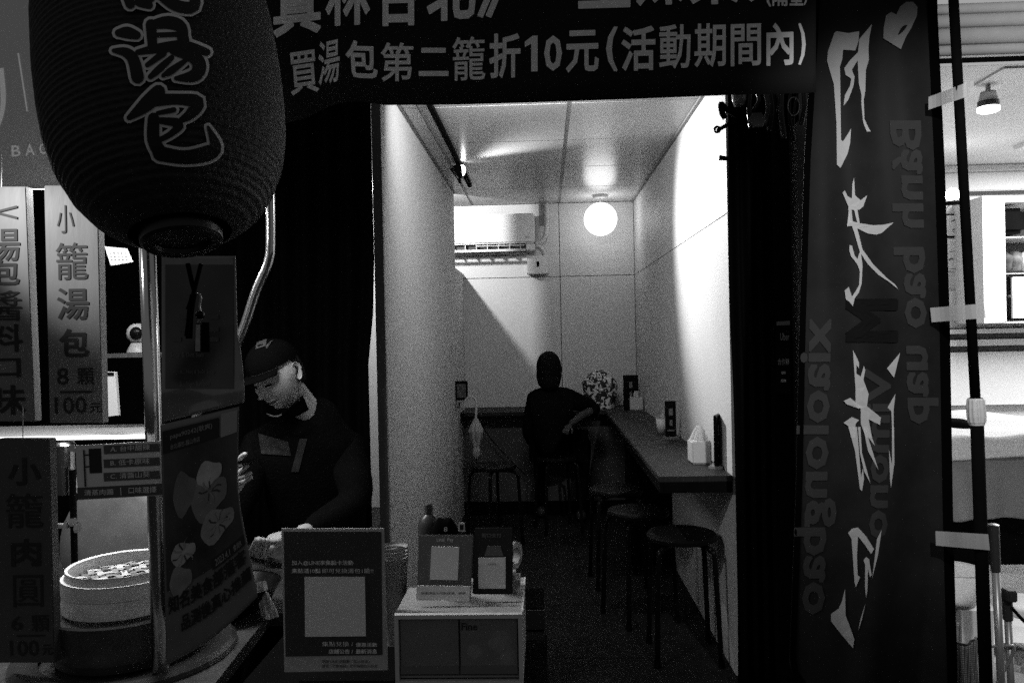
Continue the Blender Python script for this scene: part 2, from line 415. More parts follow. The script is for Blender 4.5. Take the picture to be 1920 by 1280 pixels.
# ------------------------------------------------------------------ stools
def make_stool(loc, label):
    t = thing('stool', label, 'stool', loc, 'black metal stools in the eating room')
    L = Vector(loc); h = .555
    part('seat', G().lathe([(.001, h), (.13, h), (.15, h - .003), (.158, h - .012), (.158, h - .026), (.15, h - .03), (.001, h - .03)], L, 36), mat('stool_seat', .004, .42, spec=.06), t, smooth=False)
    for k in range(4):
        a = math.pi / 4 + k * math.pi / 2; d = Vector((math.cos(a), math.sin(a), 0))
        pts = smooth_path([L + d * .03 + Vector((0, 0, h - .043)), L + d * .11 + Vector((0, 0, h - .043)), L + d * .155 + Vector((0, 0, h - .06)), L + d * .172 + Vector((0, 0, h - .11)), L + d * .195 + Vector((0, 0, .012))], 5)
        lg = part('leg', G().tube(pts, .0115, 10), blackgl, t, smooth=True)
        part('foot', G().tube([L + d * .195 + Vector((0, 0, .03)), L + d * .196 + Vector((0, 0, .001))], .014), black, lg)
    return t
st0 = make_stool((.60, 3.60, 0), 'black round stool nearest the door, beside the counter end')
for (x, y, rz, lb) in ((.46, 4.08, .4, 'black round stool second from the door along the counter'),
                       (.40, 4.66, .1, 'black round stool third from the door, just in front of the seated person'),
                       (-.37, 5.55, .7, 'black round stool against the left partition under the umbrella'),
                       (.08, 5.93, .3, 'black round stool the seated person sits on')):
    copy_thing(st0, (x, y, 0), rz, lb)

struct('facade_upper', G().box(1.601, 5.3, YF - .08, YF + .2, 3.21, 3.6), facade)
struct('facade_left', G().box(-2.9, -.752, YF - .12, YF - .001, 0, 2.62), black)

# ------------------------------------------------------------------ left partition's neighbour: black curtain
def shell(fn, nu, nv, th):
    g = G(); g.sheet(fn, nu, nv); n = len(g.v)
    g.v += [p + Vector(th) for p in g.v]
    g.f += [tuple(i + n for i in reversed(f)) for f in g.f]
    W = nu + 1
    for i in range(nu):
        a, b = i, i + 1; g.f.append((b, a, a + n, b + n)); a, b = nv * W + i, nv * W + i + 1; g.f.append((a, b, b + n, a + n))
    for j in range(nv):
        a, b = j * W, (j + 1) * W; g.f.append((a, b, b + n, a + n)); a, b = j * W + nu, (j + 1) * W + nu; g.f.append((b, a, a + n, b + n))
    return g
xc0 = at(300, 600, 3.12).x; xc1 = at(699, 300, 3.12).x
def fcur(u, v):
    z = .12 + v * 2.46
    x = xc0 + (xc1 - xc0) * u - .034 * (1 - 1 / (1 + math.exp(-max(-9, min(9, (z - 1.53) * 40))))) * u ** 6
    return Vector((x, 3.12 + .022 * math.sin(u * 62 + .6 * math.sin(v * 5)), z))
solo('black_curtain', shell(fcur, 110, 12, (0, .003, 0)), cloth_black, 'black curtain hanging behind the man in the cap', 'curtain', smooth=True)
xd0 = at(1366, 600, 3.28).x; xd1 = at(1444, 600, 3.28).x
def fdr(u, v):
    z = .02 + v * 2.4; pin = math.exp(-((z - 1.2) / .35) ** 2) * .006
    return Vector((xd0 + (xd1 - xd0) * u + (pin + .008 * math.sin(z * 3)) * (1 - u), 3.235 + .018 * math.sin(u * 24 + .5 * math.sin(z * 3)), z))
solo('door_curtain', shell(fdr, 40, 24, (0, .003, 0)), cloth_black, 'black curtain gathered at the right side of the lit doorway', 'curtain', smooth=True)

# ------------------------------------------------------------------ banners
redcl = mat('banner_cloth', .016, .9, spec=.08, noise=.15, nscale=300, bump=.15, bscale=500)
printl = mat('banner_print', .82, .8, noise=.1, nscale=60)
botp = [(440, 238), (534, 231), (571, 222), (615, 200), (646, 191), (684, 191), (721, 197), (860, 196), (1000, 192), (1200, 185), (1372, 178), (1504, 175), (1540, 172)]
def lin(P, x):
    if x <= P[0][0]: return P[0][1]
    for (a, b), (c, d) in zip(P, P[1:]):
        if x <= c: return b + (d - b) * (x - a) / (c - a)
    return P[-1][1]
def ytop(px, py):
    return 2.3 + .012 * math.sin(px * .012) + .02 * math.sin(px * .045) * math.exp(-((px - 590) / 60) ** 2) + .006 * math.sin(px * .02 + py * .015)
ftop = lambda px, py: at(px, py, ytop(px, py))
ftopn = lambda px, py: at(px, py, ytop(px, py) - .003)
t = thing('shop_banner', 'long dark cloth banner with pale Chinese lettering across the shopfront top', 'banner', at(1000, 192, 2.3))
def fsh(u, v):
    px = 440 + 1090 * u; return ftop(px, lin(botp, px) * (1 - v) + (-190) * v)
part('cloth', shell(fsh, 150, 10, (0, .002, 0)), redcl, t, smooth=True)
g = G()
chars = [('買', 540, 100, 593, 180, 6, -8), ('湯', 597, 80, 637, 162, 0, -10), ('包', 646, 75, 705, 146, 4, 2), ('第', 714, 80, 775, 153, 0, 0), ('二', 785, 90, 841, 143, 0, 0),
         ('籠', 848, 70, 910, 152, 0, -2), ('折', 917, 64, 976, 148, 0, -2), ('1!', 984, 68, 1008, 135, 0, -1), ('0', 1020, 67, 1054, 134, 0, -1), ('元', 1061, 58, 1123, 137, 0, -2),
         ('(', 1136, 50, 1158, 134, 0, 0), ('活', 1165, 50, 1229, 134, 0, -2), ('動', 1236, 47, 1295, 130, 0, -2), ('期', 1302, 45, 1361, 127, 0, -2), ('間', 1370, 46, 1427, 125, 0, -2),
         ('內', 1437, 44, 1488, 124, 0, -2), (')', 1497, 44, 1511, 122, 0, 0)]
for ch, x0, y0, x1, y1, le, sl in chars: put(g, ch, rq(x0, y0, x1, y1, le, sl), ftopn, .024, 1)
for ch, x0, y0, x1, y1, sl in [('尋', 440, -70, 500, 62, 0), ('真', 512, -52, 602, 72, -10), ('林', 610, -62, 694, 50, -4), ('台', 710, -70, 786, 50, -2), ('北', 800, -75, 892, 42, -6), ('》', 895, -80, 945, 34, 0),
                               ('主', 1084, -90, 1182, 17, -3), ('辣', 1190, -95, 1284, 12, -3), ('菜', 1292, -98, 1388, 10, -3), ('!', 1402, -90, 1416, 4, 0),
                               ('(', 1436, -22, 1446, 13, 0), ('隔', 1448, -20, 1477, 12, 0), ('壁', 1480, -22, 1506, 11, 0), (')', 1507, -22, 1514, 10, 0)]:
    put(g, ch, rq(x0, y0, x1, y1, 0, sl), ftopn, .028, 1)
part('lettering', g, printl, t)
part('hanging_rod', G().tube([at(430, -200, 2.33), at(1540, -200, 2.33)], .012), steel_dull, t)

# tall flag on the right with brush writing
flagm = mat('flag_cloth', .021, .55, spec=.07, noise=.35, nscale=6, bump=.05, bscale=12, translucent=.25)
flag_pale = mat('flag_pale_print', .06, .9, spec=.05, noise=.1, translucent=.35)
flag_heart = mat('flag_heart_print', .5, .7, noise=.15, translucent=.5)
flag_white = mat('flag_white_print', .88, .6, noise=.03, translucent=.5)
def yflag(px, py): return 2.6 + .02 * math.sin(py * .006 + px * .012) + .008 * math.sin(px * .055 - py * .004) + .016 * math.sin(px * .03 + .5) * min(1, max(.2, py / 900)) - .035 * math.exp(-((px - (1700 - (py - 700) * .12)) / 40) ** 2) * min(1, max(0, (py - 500) / 500))
fflag = lambda px, py: at(px, py, yflag(px, py))
fn1 = lambda px, py: at(px, py, yflag(px, py) - .003)
fn2 = lambda px, py: at(px, py, yflag(px, py) - .005)
lefte = [(-250, 1536), (0, 1526), (300, 1508), (600, 1499), (900, 1493), (1250, 1480), (1330, 1530)]
righte = [(-250, 1748), (0, 1757), (320, 1772), (600, 1781), (960, 1787), (1330, 1797)]
t = thing('tall_flag', 'tall dark street flag with white brush writing and a heart, right of the door', 'flag', at(1640, 1330, 2.6))
part('cloth', shell(lambda u, v: fflag(lin(lefte, -250 + 1560 * v) * (1 - u) + lin(righte, -250 + 1560 * v) * u, -250 + 1560 * v), 60, 90, (0, .002, 0)), flagm, t, smooth=True)
hemm = mat('hem_black', .002, 1, spec=0)
part('hem', G().sheet(lambda u, v: fn1(lin(righte, -250 + 1560 * v) - 19 + 19 * u, -250 + 1560 * v), 2, 60), hemm, t)
part('hem', G().sheet(lambda u, v: fn1(lin(lefte, -250 + 1560 * v) + 12 * u, -250 + 1560 * v), 2, 60), hemm, t)
def rot(g, s, x0, x1, y0, y1, dx, fn, bold=.02): put(g, s, ((x1, y0), (x1 + dx, y1), (x0 + dx, y1), (x0, y0)), fn, bold, 1)
g = G(); rot(g, 'xiaolongbao', 1499, 1578, 597, 1152, -14, fn1, .03); rot(g, 'Bánh bao uap', 1668, 1745, 226, 795, 16, fn1, .03)
rot(g, 'Vimono', 1622, 1672, 690, 1010, -8, fn1, .03)
g.add([], []); part('lettering', g, flag_pale, t)
g = G(); rot(g, 'M', 1585, 1684, 560, 642, 0, fn1, .05); part('lettering', g, mat('flag_dark_print', .009, .9, spec=.02), t)
def pg(g, pts, ox, oy, k, fn): g.poly([fn(ox + a * k, oy + b * k) for a, b in pts])
A = (1420, 0, .3282); B = (1440, 400, .3282); D = (1440, 800, .375)
g = G(); pg(g, [(735, 90), (765, 70), (795, 85), (815, 40), (850, 12), (890, 12), (915, 40), (912, 90), (880, 160), (850, 210), (820, 282), (760, 245), (720, 220), (722, 160)], *A, fn2)
part('heart', g, flag_heart, t)
g = G()
for org, P in ((A, [(440, 190), (450, 180), (520, 190), (582, 180), (578, 235), (560, 290), (490, 285), (485, 340), (472, 380), (474, 500), (478, 800), (490, 808), (515, 770), (535, 735), (530, 820), (515, 880), (475, 960), (455, 940), (452, 700), (437, 480), (410, 390), (398, 345), (405, 290)]),
               (A, [(655, 138), (640, 215), (635, 280), (637, 345), (620, 400), (617, 520), (608, 570), (612, 680), (630, 720), (648, 752), (625, 752), (605, 700), (595, 600), (595, 540), (580, 480), (573, 345), (540, 400), (556, 440), (550, 490), (520, 570), (493, 605), (500, 545), (530, 490), (537, 450), (505, 430), (497, 390), (530, 345), (575, 300), (583, 225)]),
               (A, [(487, 1100), (500, 1088), (515, 1120), (540, 1135), (543, 1050), (553, 1015), (558, 1115), (590, 1145), (628, 1115), (605, 1180), (580, 1200), (572, 1195), (585, 1275), (572, 1275), (553, 1200), (538, 1196), (545, 1262), (512, 1290), (522, 1230), (520, 1180)]),
               (B, [(452, 75), (460, 0), (468, 0), (470, 40), (515, 55), (600, 68), (660, 65), (718, 52), (650, 112), (620, 122), (570, 115), (510, 85), (540, 205), (600, 290), (680, 370), (725, 405), (745, 433), (690, 390), (630, 350), (570, 290), (525, 220), (490, 100), (480, 72)]),
               (B, [(466, 180), (480, 185), (495, 240), (512, 262), (520, 230), (530, 215), (540, 300), (535, 400), (520, 450), (495, 485), (485, 530), (465, 505), (445, 490), (438, 440), (462, 420), (468, 440), (480, 475), (500, 445), (520, 410), (525, 330), (510, 290), (475, 245), (465, 215)]),
               (B, [(485, 778), (520, 850), (520, 885), (505, 865), (505, 915), (530, 930), (548, 870), (556, 895), (545, 950), (575, 1030), (565, 1100), (645, 1165), (640, 1208), (575, 1175), (595, 1280), (560, 1280), (530, 1200), (530, 1115), (500, 1100), (500, 1000)]),
               (B, [(432, 1070), (470, 1053), (530, 1100), (520, 1115), (450, 1090)]), (B, [(432, 1195), (480, 1162), (520, 1180), (500, 1200), (500, 1280), (475, 1280), (460, 1215)]),
               (B, [(755, 795), (720, 938), (680, 885)]), (B, [(728, 1030), (718, 1120), (718, 1280), (710, 1280), (705, 1130), (683, 1108)]),
               (D, [(402, 0), (445, 0), (465, 250), (475, 205), (480, 260), (470, 320), (460, 310), (435, 120)]), (D, [(450, 0), (462, 0), (470, 130), (512, 282), (480, 220), (460, 130)]),
               (D, [(475, 0), (500, 0), (535, 95), (500, 50), (552, 215), (500, 120)]), (D, [(620, 0), (630, 0), (632, 180), (615, 305), (610, 260), (605, 110), (620, 190)]),
               (D, [(400, 530), (420, 508), (450, 502), (490, 545), (530, 610), (515, 635), (485, 590), (450, 545), (445, 640), (448, 740), (460, 750), (440, 800), (433, 780), (418, 560)]),
               (D, [(478, 665), (490, 648), (505, 660), (518, 740), (510, 750), (500, 710), (497, 820), (490, 852), (485, 800), (486, 690)]), (D, [(568, 515), (550, 640), (520, 760), (530, 680), (545, 560)]),
               (D, [(385, 808), (388, 940), (410, 1000), (432, 1060), (425, 1105), (370, 1040), (315, 970), (315, 935), (355, 905), (370, 870)]), (D, [(488, 880), (470, 960), (450, 1020), (465, 950)])):
    # cut the outline into a fine mesh so that it follows the cloth
    bm = bmesh.new(); vv = [bm.verts.new((org[0] + a * org[2], org[1] + b * org[2], 0)) for a, b in P]
    for tri in tessellate_polygon([[v.co for v in vv]]): bm.faces.new([vv[i] for i in tri])
    for _ in range(3):
        ed = [e for e in bm.edges if e.calc_length() > 26]
        if ed: bmesh.ops.subdivide_edges(bm, edges=ed, cuts=1)
        bm.normal_update(); bmesh.ops.triangulate(bm, faces=bm.faces)
    bm.verts.index_update(); g.add([fn2(v.co.x, v.co.y) for v in bm.verts], [tuple(v.index for v in f.verts) for f in bm.faces]); bm.free()
part('brush_lettering', g, flag_white, t)

# flag pole with grip, and tapes that hold the flag to it
t = thing('flag_pole', 'black telescopic pole with a white ribbed collar holding the tall flag', 'flag pole', at(1849, 1400, 2.5))
part('upper_tube', G().tube([at(1779, -160, 2.5), at(1829, 750, 2.5)], [.0145, .0145], 20), black, t, smooth=True)
part('lower_tube', G().tube([at(1832, 795, 2.5), at(1853, 1405, 2.5)], [.019, .019], 20), black, t, smooth=True)
axis = (at(1829, 746, 2.5) - at(1832, 798, 2.5)).normalized(); q = axis.to_track_quat('Z', 'Y').to_matrix()
L_ = (at(1829, 746, 2.5) - at(1832, 798, 2.5)).length
g = G(); n = 48; vs = []; prof = [(.018, 0), (.022, .003), (.0225, .008), (.0255, .011), (.0275, .03), (.0275, .055), (.025, L_ - .006), (.021, L_)]
for i, (r, z) in enumerate(prof):
    for k in range(n):
        a = 2 * math.pi * k / n; rr = r - (.0016 if (k % 4 < 2 and 2 < i < 7) else 0)
        vs.append(at(1832, 798, 2.5) + q @ Vector((rr * math.cos(a), rr * math.sin(a), z)))
g.add(vs, [(i * n + k, i * n + (k + 1) % n, (i + 1) * n + (k + 1) % n, (i + 1) * n + k) for i in range(len(prof) - 1) for k in range(n)])
part('collar', g, mat('collar_plastic', .62, .45), t)
pb = at(1853, 1405, 2.5)
part('base_plate', G().lathe([(.001, .03), (.16, .028), (.17, .01), (.17, -.0)], (pb.x, pb.y, -.02), 32), black, t)
part('base_socket', G().tube([Vector((pb.x, pb.y, 0)), pb + Vector((0, 0, .03))], .024), black, t)
tapem = mat('tape_film', .55, .5, alpha=.62, spec=.5)
for i, (pa, pbb, pc, pd, lb) in enumerate((((1741, 206), (1741, 182), (1826, 150), (1827, 177), 'uppermost of the strips of translucent tape between flag and pole'),
                                ((1747, 604), (1744, 577), (1845, 569), (1849, 596), 'middle strip of translucent tape between flag and pole'),
                                ((1755, 1022), (1754, 995), (1853, 1001), (1856, 1031), 'lowest strip of translucent tape between flag and pole'))):
    def ft(u, v, pa=pa, pbb=pbb, pc=pc, pd=pd):
        x = (pa[0] * (1 - v) + pbb[0] * v) * (1 - u) + (pd[0] * (1 - v) + pc[0] * v) * u
        y = (pa[1] * (1 - v) + pbb[1] * v) * (1 - u) + (pd[1] * (1 - v) + pc[1] * v) * u
        return at(x, y, 2.57 - .10 * min(1, u * 1.25) + .004 * math.sin(u * 9))
    solo('tape_strip', shell(ft, 12, 2, (0, .0006, 0)), tapem, lb, 'tape', 'tape strips on the flag pole')
# ------------------------------------------------------------------ lantern
LC = at(311, 190, 1.12)
la = Vector((-.20, .24, 1)).normalized(); lq = la.to_track_quat('Z', 'Y').to_matrix()
LP = [(-.221, .030), (-.214, .046), (-.208, .060), (-.197, .084), (-.178, .108), (-.15, .129), (-.11, .147), (-.065, .157), (-.02, .161), (.04, .163), (.12, .161), (.2, .154), (.26, .14), (.31, .115), (.335, .08)]
def lrad(z):
    if z <= LP[0][0]: return LP[0][1]
    for (a, b), (c, d) in zip(LP, LP[1:]):
        if z <= c: return b + (d - b) * (z - a) / (c - a)
    return .07
lanm = mat('lantern_skin', .024, .6, spec=.22, noise=.35, nscale=70, bump=.35, bscale=160)
t = thing('paper_lantern', 'big ribbed dark lantern with outlined Chinese characters hanging at upper left', 'lantern', LC)
g = G(); zs = [-.205 + .54 * i / 270 for i in range(271)]
prof = [(max(.05, lrad(z) + .0011 * math.cos(2 * math.pi * z / .0088)), z) for z in zs]
g.lathe(prof, LC, 110, lq); part('skin', g, lanm, t, smooth=True)
g = G(); g.lathe([(.001, -.213), (.036, -.213), (.038, -.219), (.049, -.221), (.053, -.217), (.054, -.206), (.05, -.200)], LC, 48, lq); part('bottom_ring', g, mat('ring_black', .008, .35), t)
g = G(); g.lathe([(.085, .33), (.082, .35), (.07, .352), (.001, .352)], LC, 48, lq); part('top_ring', g, black, t)
part('hanging_cord', G().tube([LC + lq @ Vector((0, 0, .34)), LC + lq @ Vector((0, 0, .6)) + Vector((0, .02, .1)), LC + Vector((0, .1, 1.2))], .004), black, t)
lqi = lq.inverted()
def flan(px, py, off=.003):
    d = at(px, py, 1.0) - Vector((0, 0, HC)); O = Vector((0, 0, HC)); a = .75
    def fn(s_):
        p = lqi @ (O + d * s_ - LC); return math.hypot(p.x, p.y) - lrad(p.z) - .002 - off
    while fn(a) > 0 and a < 1.25: a += .012
    lo, hi = a - .012, a
    for _ in range(10):
        m_ = (lo + hi) / 2
        if fn(m_) > 0: lo = m_
        else: hi = m_
    return O + d * hi
S_ = [[(222, 62, 14), (238, 61, 22), (256, 66, 16)], [(213, 95, 8), (235, 98, 18), (250, 112, 22), (258, 145, 24)], [(283, 46, 20), (286, 88, 18)], [(284, 47, 16), (315, 42, 24), (340, 52, 22), (342, 86, 20)],
      [(288, 66, 9), (338, 64, 9)], [(258, 98, 10), (300, 90, 18), (345, 86, 20), (388, 98, 14)], [(325, 96, 14), (362, 106, 24), (374, 124, 26), (364, 142, 24), (330, 147, 8)], [(306, 100, 14), (276, 122, 9)],
      [(322, 108, 10), (300, 128, 14), (282, 144, 10)], [(350, 112, 8), (322, 132, 14), (306, 142, 8)], [(345, 70, 18), (347, 86, 18)],
      [(297, 172, 26), (275, 195, 28), (242, 221, 10)], [(288, 188, 24), (335, 186, 20), (370, 192, 26), (357, 214, 20), (338, 226, 10)], [(288, 222, 22), (288, 262, 24), (303, 290, 26)], [(300, 288, 28), (345, 295, 26), (388, 288, 30), (404, 274, 22), (390, 238, 5)],
      [(296, 212, 8), (326, 206, 10)], [(300, 226, 12), (336, 232, 18), (322, 250, 12), (300, 262, 10)],
      [(232, -36, 24), (244, 8, 18)], [(262, 3, 20), (280, 10, 14)], [(304, -12, 26), (330, 10, 22), (364, 12, 22), (362, -24, 16)], [(280, -50, 20), (282, -4, 18)], [(232, -48, 14), (370, -60, 16)], [(250, -80, 16), (350, -86, 16)]]
g = G(); g2 = G()
def capd(g, x, y, r, off):
    o = len(g.v); pts = [flan(x, y, off)] + [flan(x + r * math.cos(a * math.pi / 5), y + r * math.sin(a * math.pi / 5), off) for a in range(10)]
    g.add(pts, [(0, 1 + k, 1 + (k + 1) % 10) for k in range(10)])
for i, s_ in enumerate(S_):
    stroke(g, [(a, b, c + 11) for a, b, c in s_], lambda x, y, i=i: flan(x, y, .0022 + i * .00002))
    stroke(g2, s_, lambda x, y, i=i: flan(x, y, .0036 + i * .00002))
    for k in (0, -1):
        capd(g, s_[k][0], s_[k][1], s_[k][2] / 2 + 5.5, .0023 + i * .00002 + .000005); capd(g2, s_[k][0], s_[k][1], s_[k][2] / 2, .0037 + i * .00002)
part('lettering_outline', g, mat('lantern_print_pale', .75, .6, noise=.1), t)
part('lettering', g2, mat('lantern_print_black', .006, .7), t)

def ribbon(pts, wd): 
    P = smooth_path(pts, 5); g = G(); P2 = [p + Vector((wd, .002, 0)) for p in P]; k = len(P)
    return g.add(P + P2, [(i, i + 1, k + i + 1, k + i) for i in range(k - 1)])
t = thing('lantern_tassel', 'dark cord tassel with charms hanging under the lantern', 'tassel', at(366, 495, 1.1))
YT = 1.1
part('cord', G().tube(smooth_path([at(352, 494, YT), at(360, 530, YT), at(364, 550, YT), at(356, 590, YT), at(350, 630, YT)]), [.0035] * 25, 8), black, t)
part('cord', G().tube(smooth_path([at(377, 494, YT), at(368, 530, YT), at(362, 552, YT), at(352, 580, YT)]), .003, 8), black, t)
part('fringe', ribbon([at(356, 552, YT), at(350, 590, YT), at(348, 635, YT)], .009), cloth_black, t)
part('chain', G().tube(smooth_path([at(364, 548, YT), at(376, 555, YT), at(374, 575, YT), at(378, 592, YT), at(371, 605, YT)]), .0018, 6), steel_dull, t)
part('bell', G().lathe([(.001, .006), (.005, .004), (.0065, 0), (.005, -.005), (.001, -.006)], at(375, 590, YT), 14), blackgl, t, smooth=True)
part('charm', G().slab([at(364, 660, YT), at(377, 661, YT), at(377, 606, YT), at(365, 606, YT)], (0, .003, 0)), mat('charm_pale', .30, .5, noise=.3, nscale=80), t, bevel=.002)
part('charm', G().slab([at(378, 660, YT), at(392, 660, YT), at(391, 604, YT), at(378, 604, YT)], (0, .003, 0)), black, t)

# ------------------------------------------------------------------ left stall: sign, tubes, plaques
t = thing('lightbox_sign', 'grey shop signboard with pale BAO lettering at the upper left edge', 'sign', at(30, 340, 1.75))
def fls(px, py): return at(px, py, 1.75)
part('face', G().slab([at(-300, 349, 1.75), at(118, 338, 1.75), at(118, -230, 1.75), at(-300, -230, 1.75)], (0, .09, 0)), mat('sign_film_lit', .28, .5, noise=.08, nscale=5, emit=.035), t)
fl2 = plane(1.748); g = G()
[put(g, c_, rq(x_, y_, x_ + 17, y_ + 21, 1, -1), fl2, .012) for c_, x_, y_ in (('B', 21, 273), ('A', 47, 271), ('O', 73, 269))]; stroke(g, [(34, 100, 3), (51, 209, 3)], fl2)
stroke(g, [(2, 128, 9), (6, 180, 10), (3, 215, 8), (-6, 245, 4)], fl2); stroke(g, [(70, 102, 5), (74, 106, 5)], fl2)
part('lettering', g, mat('sign_print_white', .8, .5, emit=.10), t)
t = thing('fluorescent_tube', 'bright strip lamp glowing under the grey signboard', 'lamp', at(60, 348, 1.95))
part('tube', G().tube([at(-260, 356, 1.95), at(178, 348, 1.95)], .0075, 12), mat('tube_white', .9, emit=7), t)
part('clip', G().tube([at(10, 352, 1.95), at(15, 352, 1.95)], .010, 12), black, t)
part('batten', G().box(at(-260, 345, 1.97).x, at(178, 345, 1.97).x, 1.965, 2.02, at(60, 342, 1.97).z, at(60, 325, 1.97).z), steel_dull, t)
ld = bpy.data.lights.new('tube_light', 'AREA'); ld.shape = 'RECTANGLE'; ld.size = .6; ld.size_y = .02; ld.energy = 1.5
lo = bpy.data.objects.new('tube_light', ld); C.objects.link(lo); lo.location = at(60, 352, 1.68); lo.rotation_euler = (R(-20), 0, 0)

sgl = Vector((-1.42, 1.22, 1.93)); sgd = Vector((-1.0, 1.6, 1.67)) - sgl
t = thing('added_sign_spot', 'added unseen clip-on spotlight shining on the menu plaques from the left', 'spotlight', sgl)  # added lamp out of view, brightens the upper part of the plaques
q_ = (-sgd).to_track_quat('Z', 'Y').to_matrix()
part('lamp_head', G().lathe([(.001, .06), (.02, .058), (.03, .0), (.03, -.006), (.027, -.004), (.001, .0)], sgl, 24, q_), blackgl, t)
part('arm', G().tube([sgl + Vector((0, 0, .03)), sgl + Vector((-.02, .1, .2)), Vector((-1.45, 1.74, 2.1))], .006), black, t)
ld = bpy.data.lights.new('sign_beam', 'SPOT'); ld.energy = 32; ld.spot_size = R(32); ld.spot_blend = 1; ld.shadow_soft_size = .02
lo = bpy.data.objects.new('sign_beam', ld); C.objects.link(lo); lo.parent = t; lo.location = sgd.normalized() * .012; lo.rotation_euler = sgd.to_track_quat('-Z', 'Y').to_euler()
for (lp, aim, en, sz, lb) in ((Vector((.95, .45, 2.85)), Vector((1.26, 2.6, 1.60)), 185, 42, 'added unseen spotlight above the viewer lighting the tall flag'),
                              (Vector((2.0, 1.5, 2.35)), Vector((2.1, 3.3, 2.80)), 60, 76, 'added unseen spotlight lighting the roller shutter box of the salon')):
    t = thing('added_arcade_spot', lb, 'spotlight', lp, 'added spotlights under the arcade'); dv = aim - lp; q_ = (-dv).to_track_quat('Z', 'Y').to_matrix()  # lamps added out of view for the light on flag and shutter box
    part('lamp_head', G().lathe([(.001, .1), (.04, .09), (.055, .0), (.055, -.008), (.05, -.006), (.001, .0)], lp, 24, q_), blackgl, t)
    part('arm', G().tube([lp + Vector((0, 0, .05)), lp + Vector((0, -.1, .4))], .008), black, t)
    ld = bpy.data.lights.new('arcade_beam', 'SPOT'); ld.energy = en; ld.spot_size = R(sz); ld.spot_blend = .8; ld.shadow_soft_size = .04
    lo = bpy.data.objects.new('arcade_beam', ld); C.objects.link(lo); lo.parent = t; lo.location = dv.normalized() * .015; lo.rotation_euler = dv.to_track_quat('-Z', 'Y').to_euler()

plaqm = mat('plaque_board', .20, .45, noise=.18, nscale=9, stretch=(1, 1, .25), bump=.1, bscale=30)
ink = mat('ink_black', .02, .6)
def plaque(x0t, x1t, x0b, x1b, y0, y1, Y, label, glyphs, m=plaqm):
    t = thing('menu_plaque', label, 'menu board', at((x0b + x1b) / 2, y1, Y), 'hanging wooden menu plaques')
    part('board', G().slab([at(x0b, y1, Y), at(x1b, y1, Y), at(x1t, y0, Y), at(x0t, y0, Y)], (.003, .02, 0)), m, t, bevel=.0015)
    g = G()
    for ch, a, b, c, d, bd in glyphs: put(g, ch, rq(a, b, c, d, 1, -1), plane(Y - .0015), bd)
    part('lettering', g, ink, t)
    g = G(); xm = (x0t + x1t) / 2
    part('hanging_wire', G().tube([at(xm, y0 + 2, Y + .01), at(xm, y0 - 60, Y + .02)], .001, 5), steel_dull, t)
plaque(-42, 48, -36, 65, 350, 790, 1.60, 'leftmost wooden menu plaque, cut off by the photo edge, listing sauce flavours', [('湯', -20, 428, 37, 490, .02), ('包', -16, 487, 36, 535, .02), ('醬', -24, 545, 40, 602, .012), ('料', -22, 608, 42, 660, .02), ('口', -14, 672, 38, 708, .02), ('味', -20, 722, 48, 778, .02)])
g = G(); put(g, '<', rq(-10, 385, 32, 411), plane(1.598), 0); solo('fish_sticker', g, ink, 'small drawn fish mark near the top of the leftmost plaque', 'sticker')
plaque(82, 182, 93, 192, 348, 793, 1.61, 'wooden menu plaque second from left with 8 pieces for 100 yuan', [('小', 106, 385, 138, 438, -.005), ('籠', 104, 455, 164, 525, .015), ('湯', 106, 540, 166, 600, .025), ('包', 110, 616, 166, 670, .025), ('8', 106, 690, 128, 722, .01), ('顆', 144, 690, 176, 722, .015), ('一', 112, 733, 172, 737, .02), ('100', 102, 744, 162, 776, .01), ('元', 168, 756, 190, 774, .015)])
plaque(-6, 92, -4, 102, 822, 1242, 1.54, 'dark lower menu plaque with 6 pieces for 100 yuan beside the steamer', [('小', 14, 858, 76, 910, .025), ('籠', 10, 925, 80, 990, .015), ('肉', 20, 1010, 76, 1062, .025), ('圓', 24, 1078, 80, 1138, .02), ('6', 20, 1155, 42, 1182, .01), ('顆', 58, 1153, 92, 1184, .015), ('一', 30, 1190, 84, 1193, .02), ('100', 18, 1200, 72, 1230, .01), ('元', 78, 1208, 98, 1228, .015)], mat('plaque_dark', .075, .5, noise=.2, nscale=9))

# steel post that carries the signs
t = thing('steel_post', 'polished stainless steel post between menu plaques and plastic sleeve poster', 'post', at(300, 1500, 1.56))
part('tube', G().tube([at(262, 60, 1.56), at(287, 760, 1.56), at(311, 1560, 1.56)], .0165, 32), steel, t, smooth=True)
part('foot_plate', G().lathe([(.001, .012), (.05, .012), (.05, 0)], (at(311, 1560, 1.56).x, 1.56, at(311, 1560, 1.56).z - .005), 24), steel_dull, t)
t = thing('bent_pipe', 'bent chrome pipe slanting down behind the plastic sleeve poster', 'pipe', at(445, 640, 1.9))
part('tube', G().tube(smooth_path([at(505, 300, 1.9), at(507, 440, 1.9), at(503, 490, 1.9), at(480, 545, 1.9), at(446, 640, 1.9), at(380, 760, 1.9), at(330, 860, 1.9)], 8), .011, 20), steel, t, smooth=True)

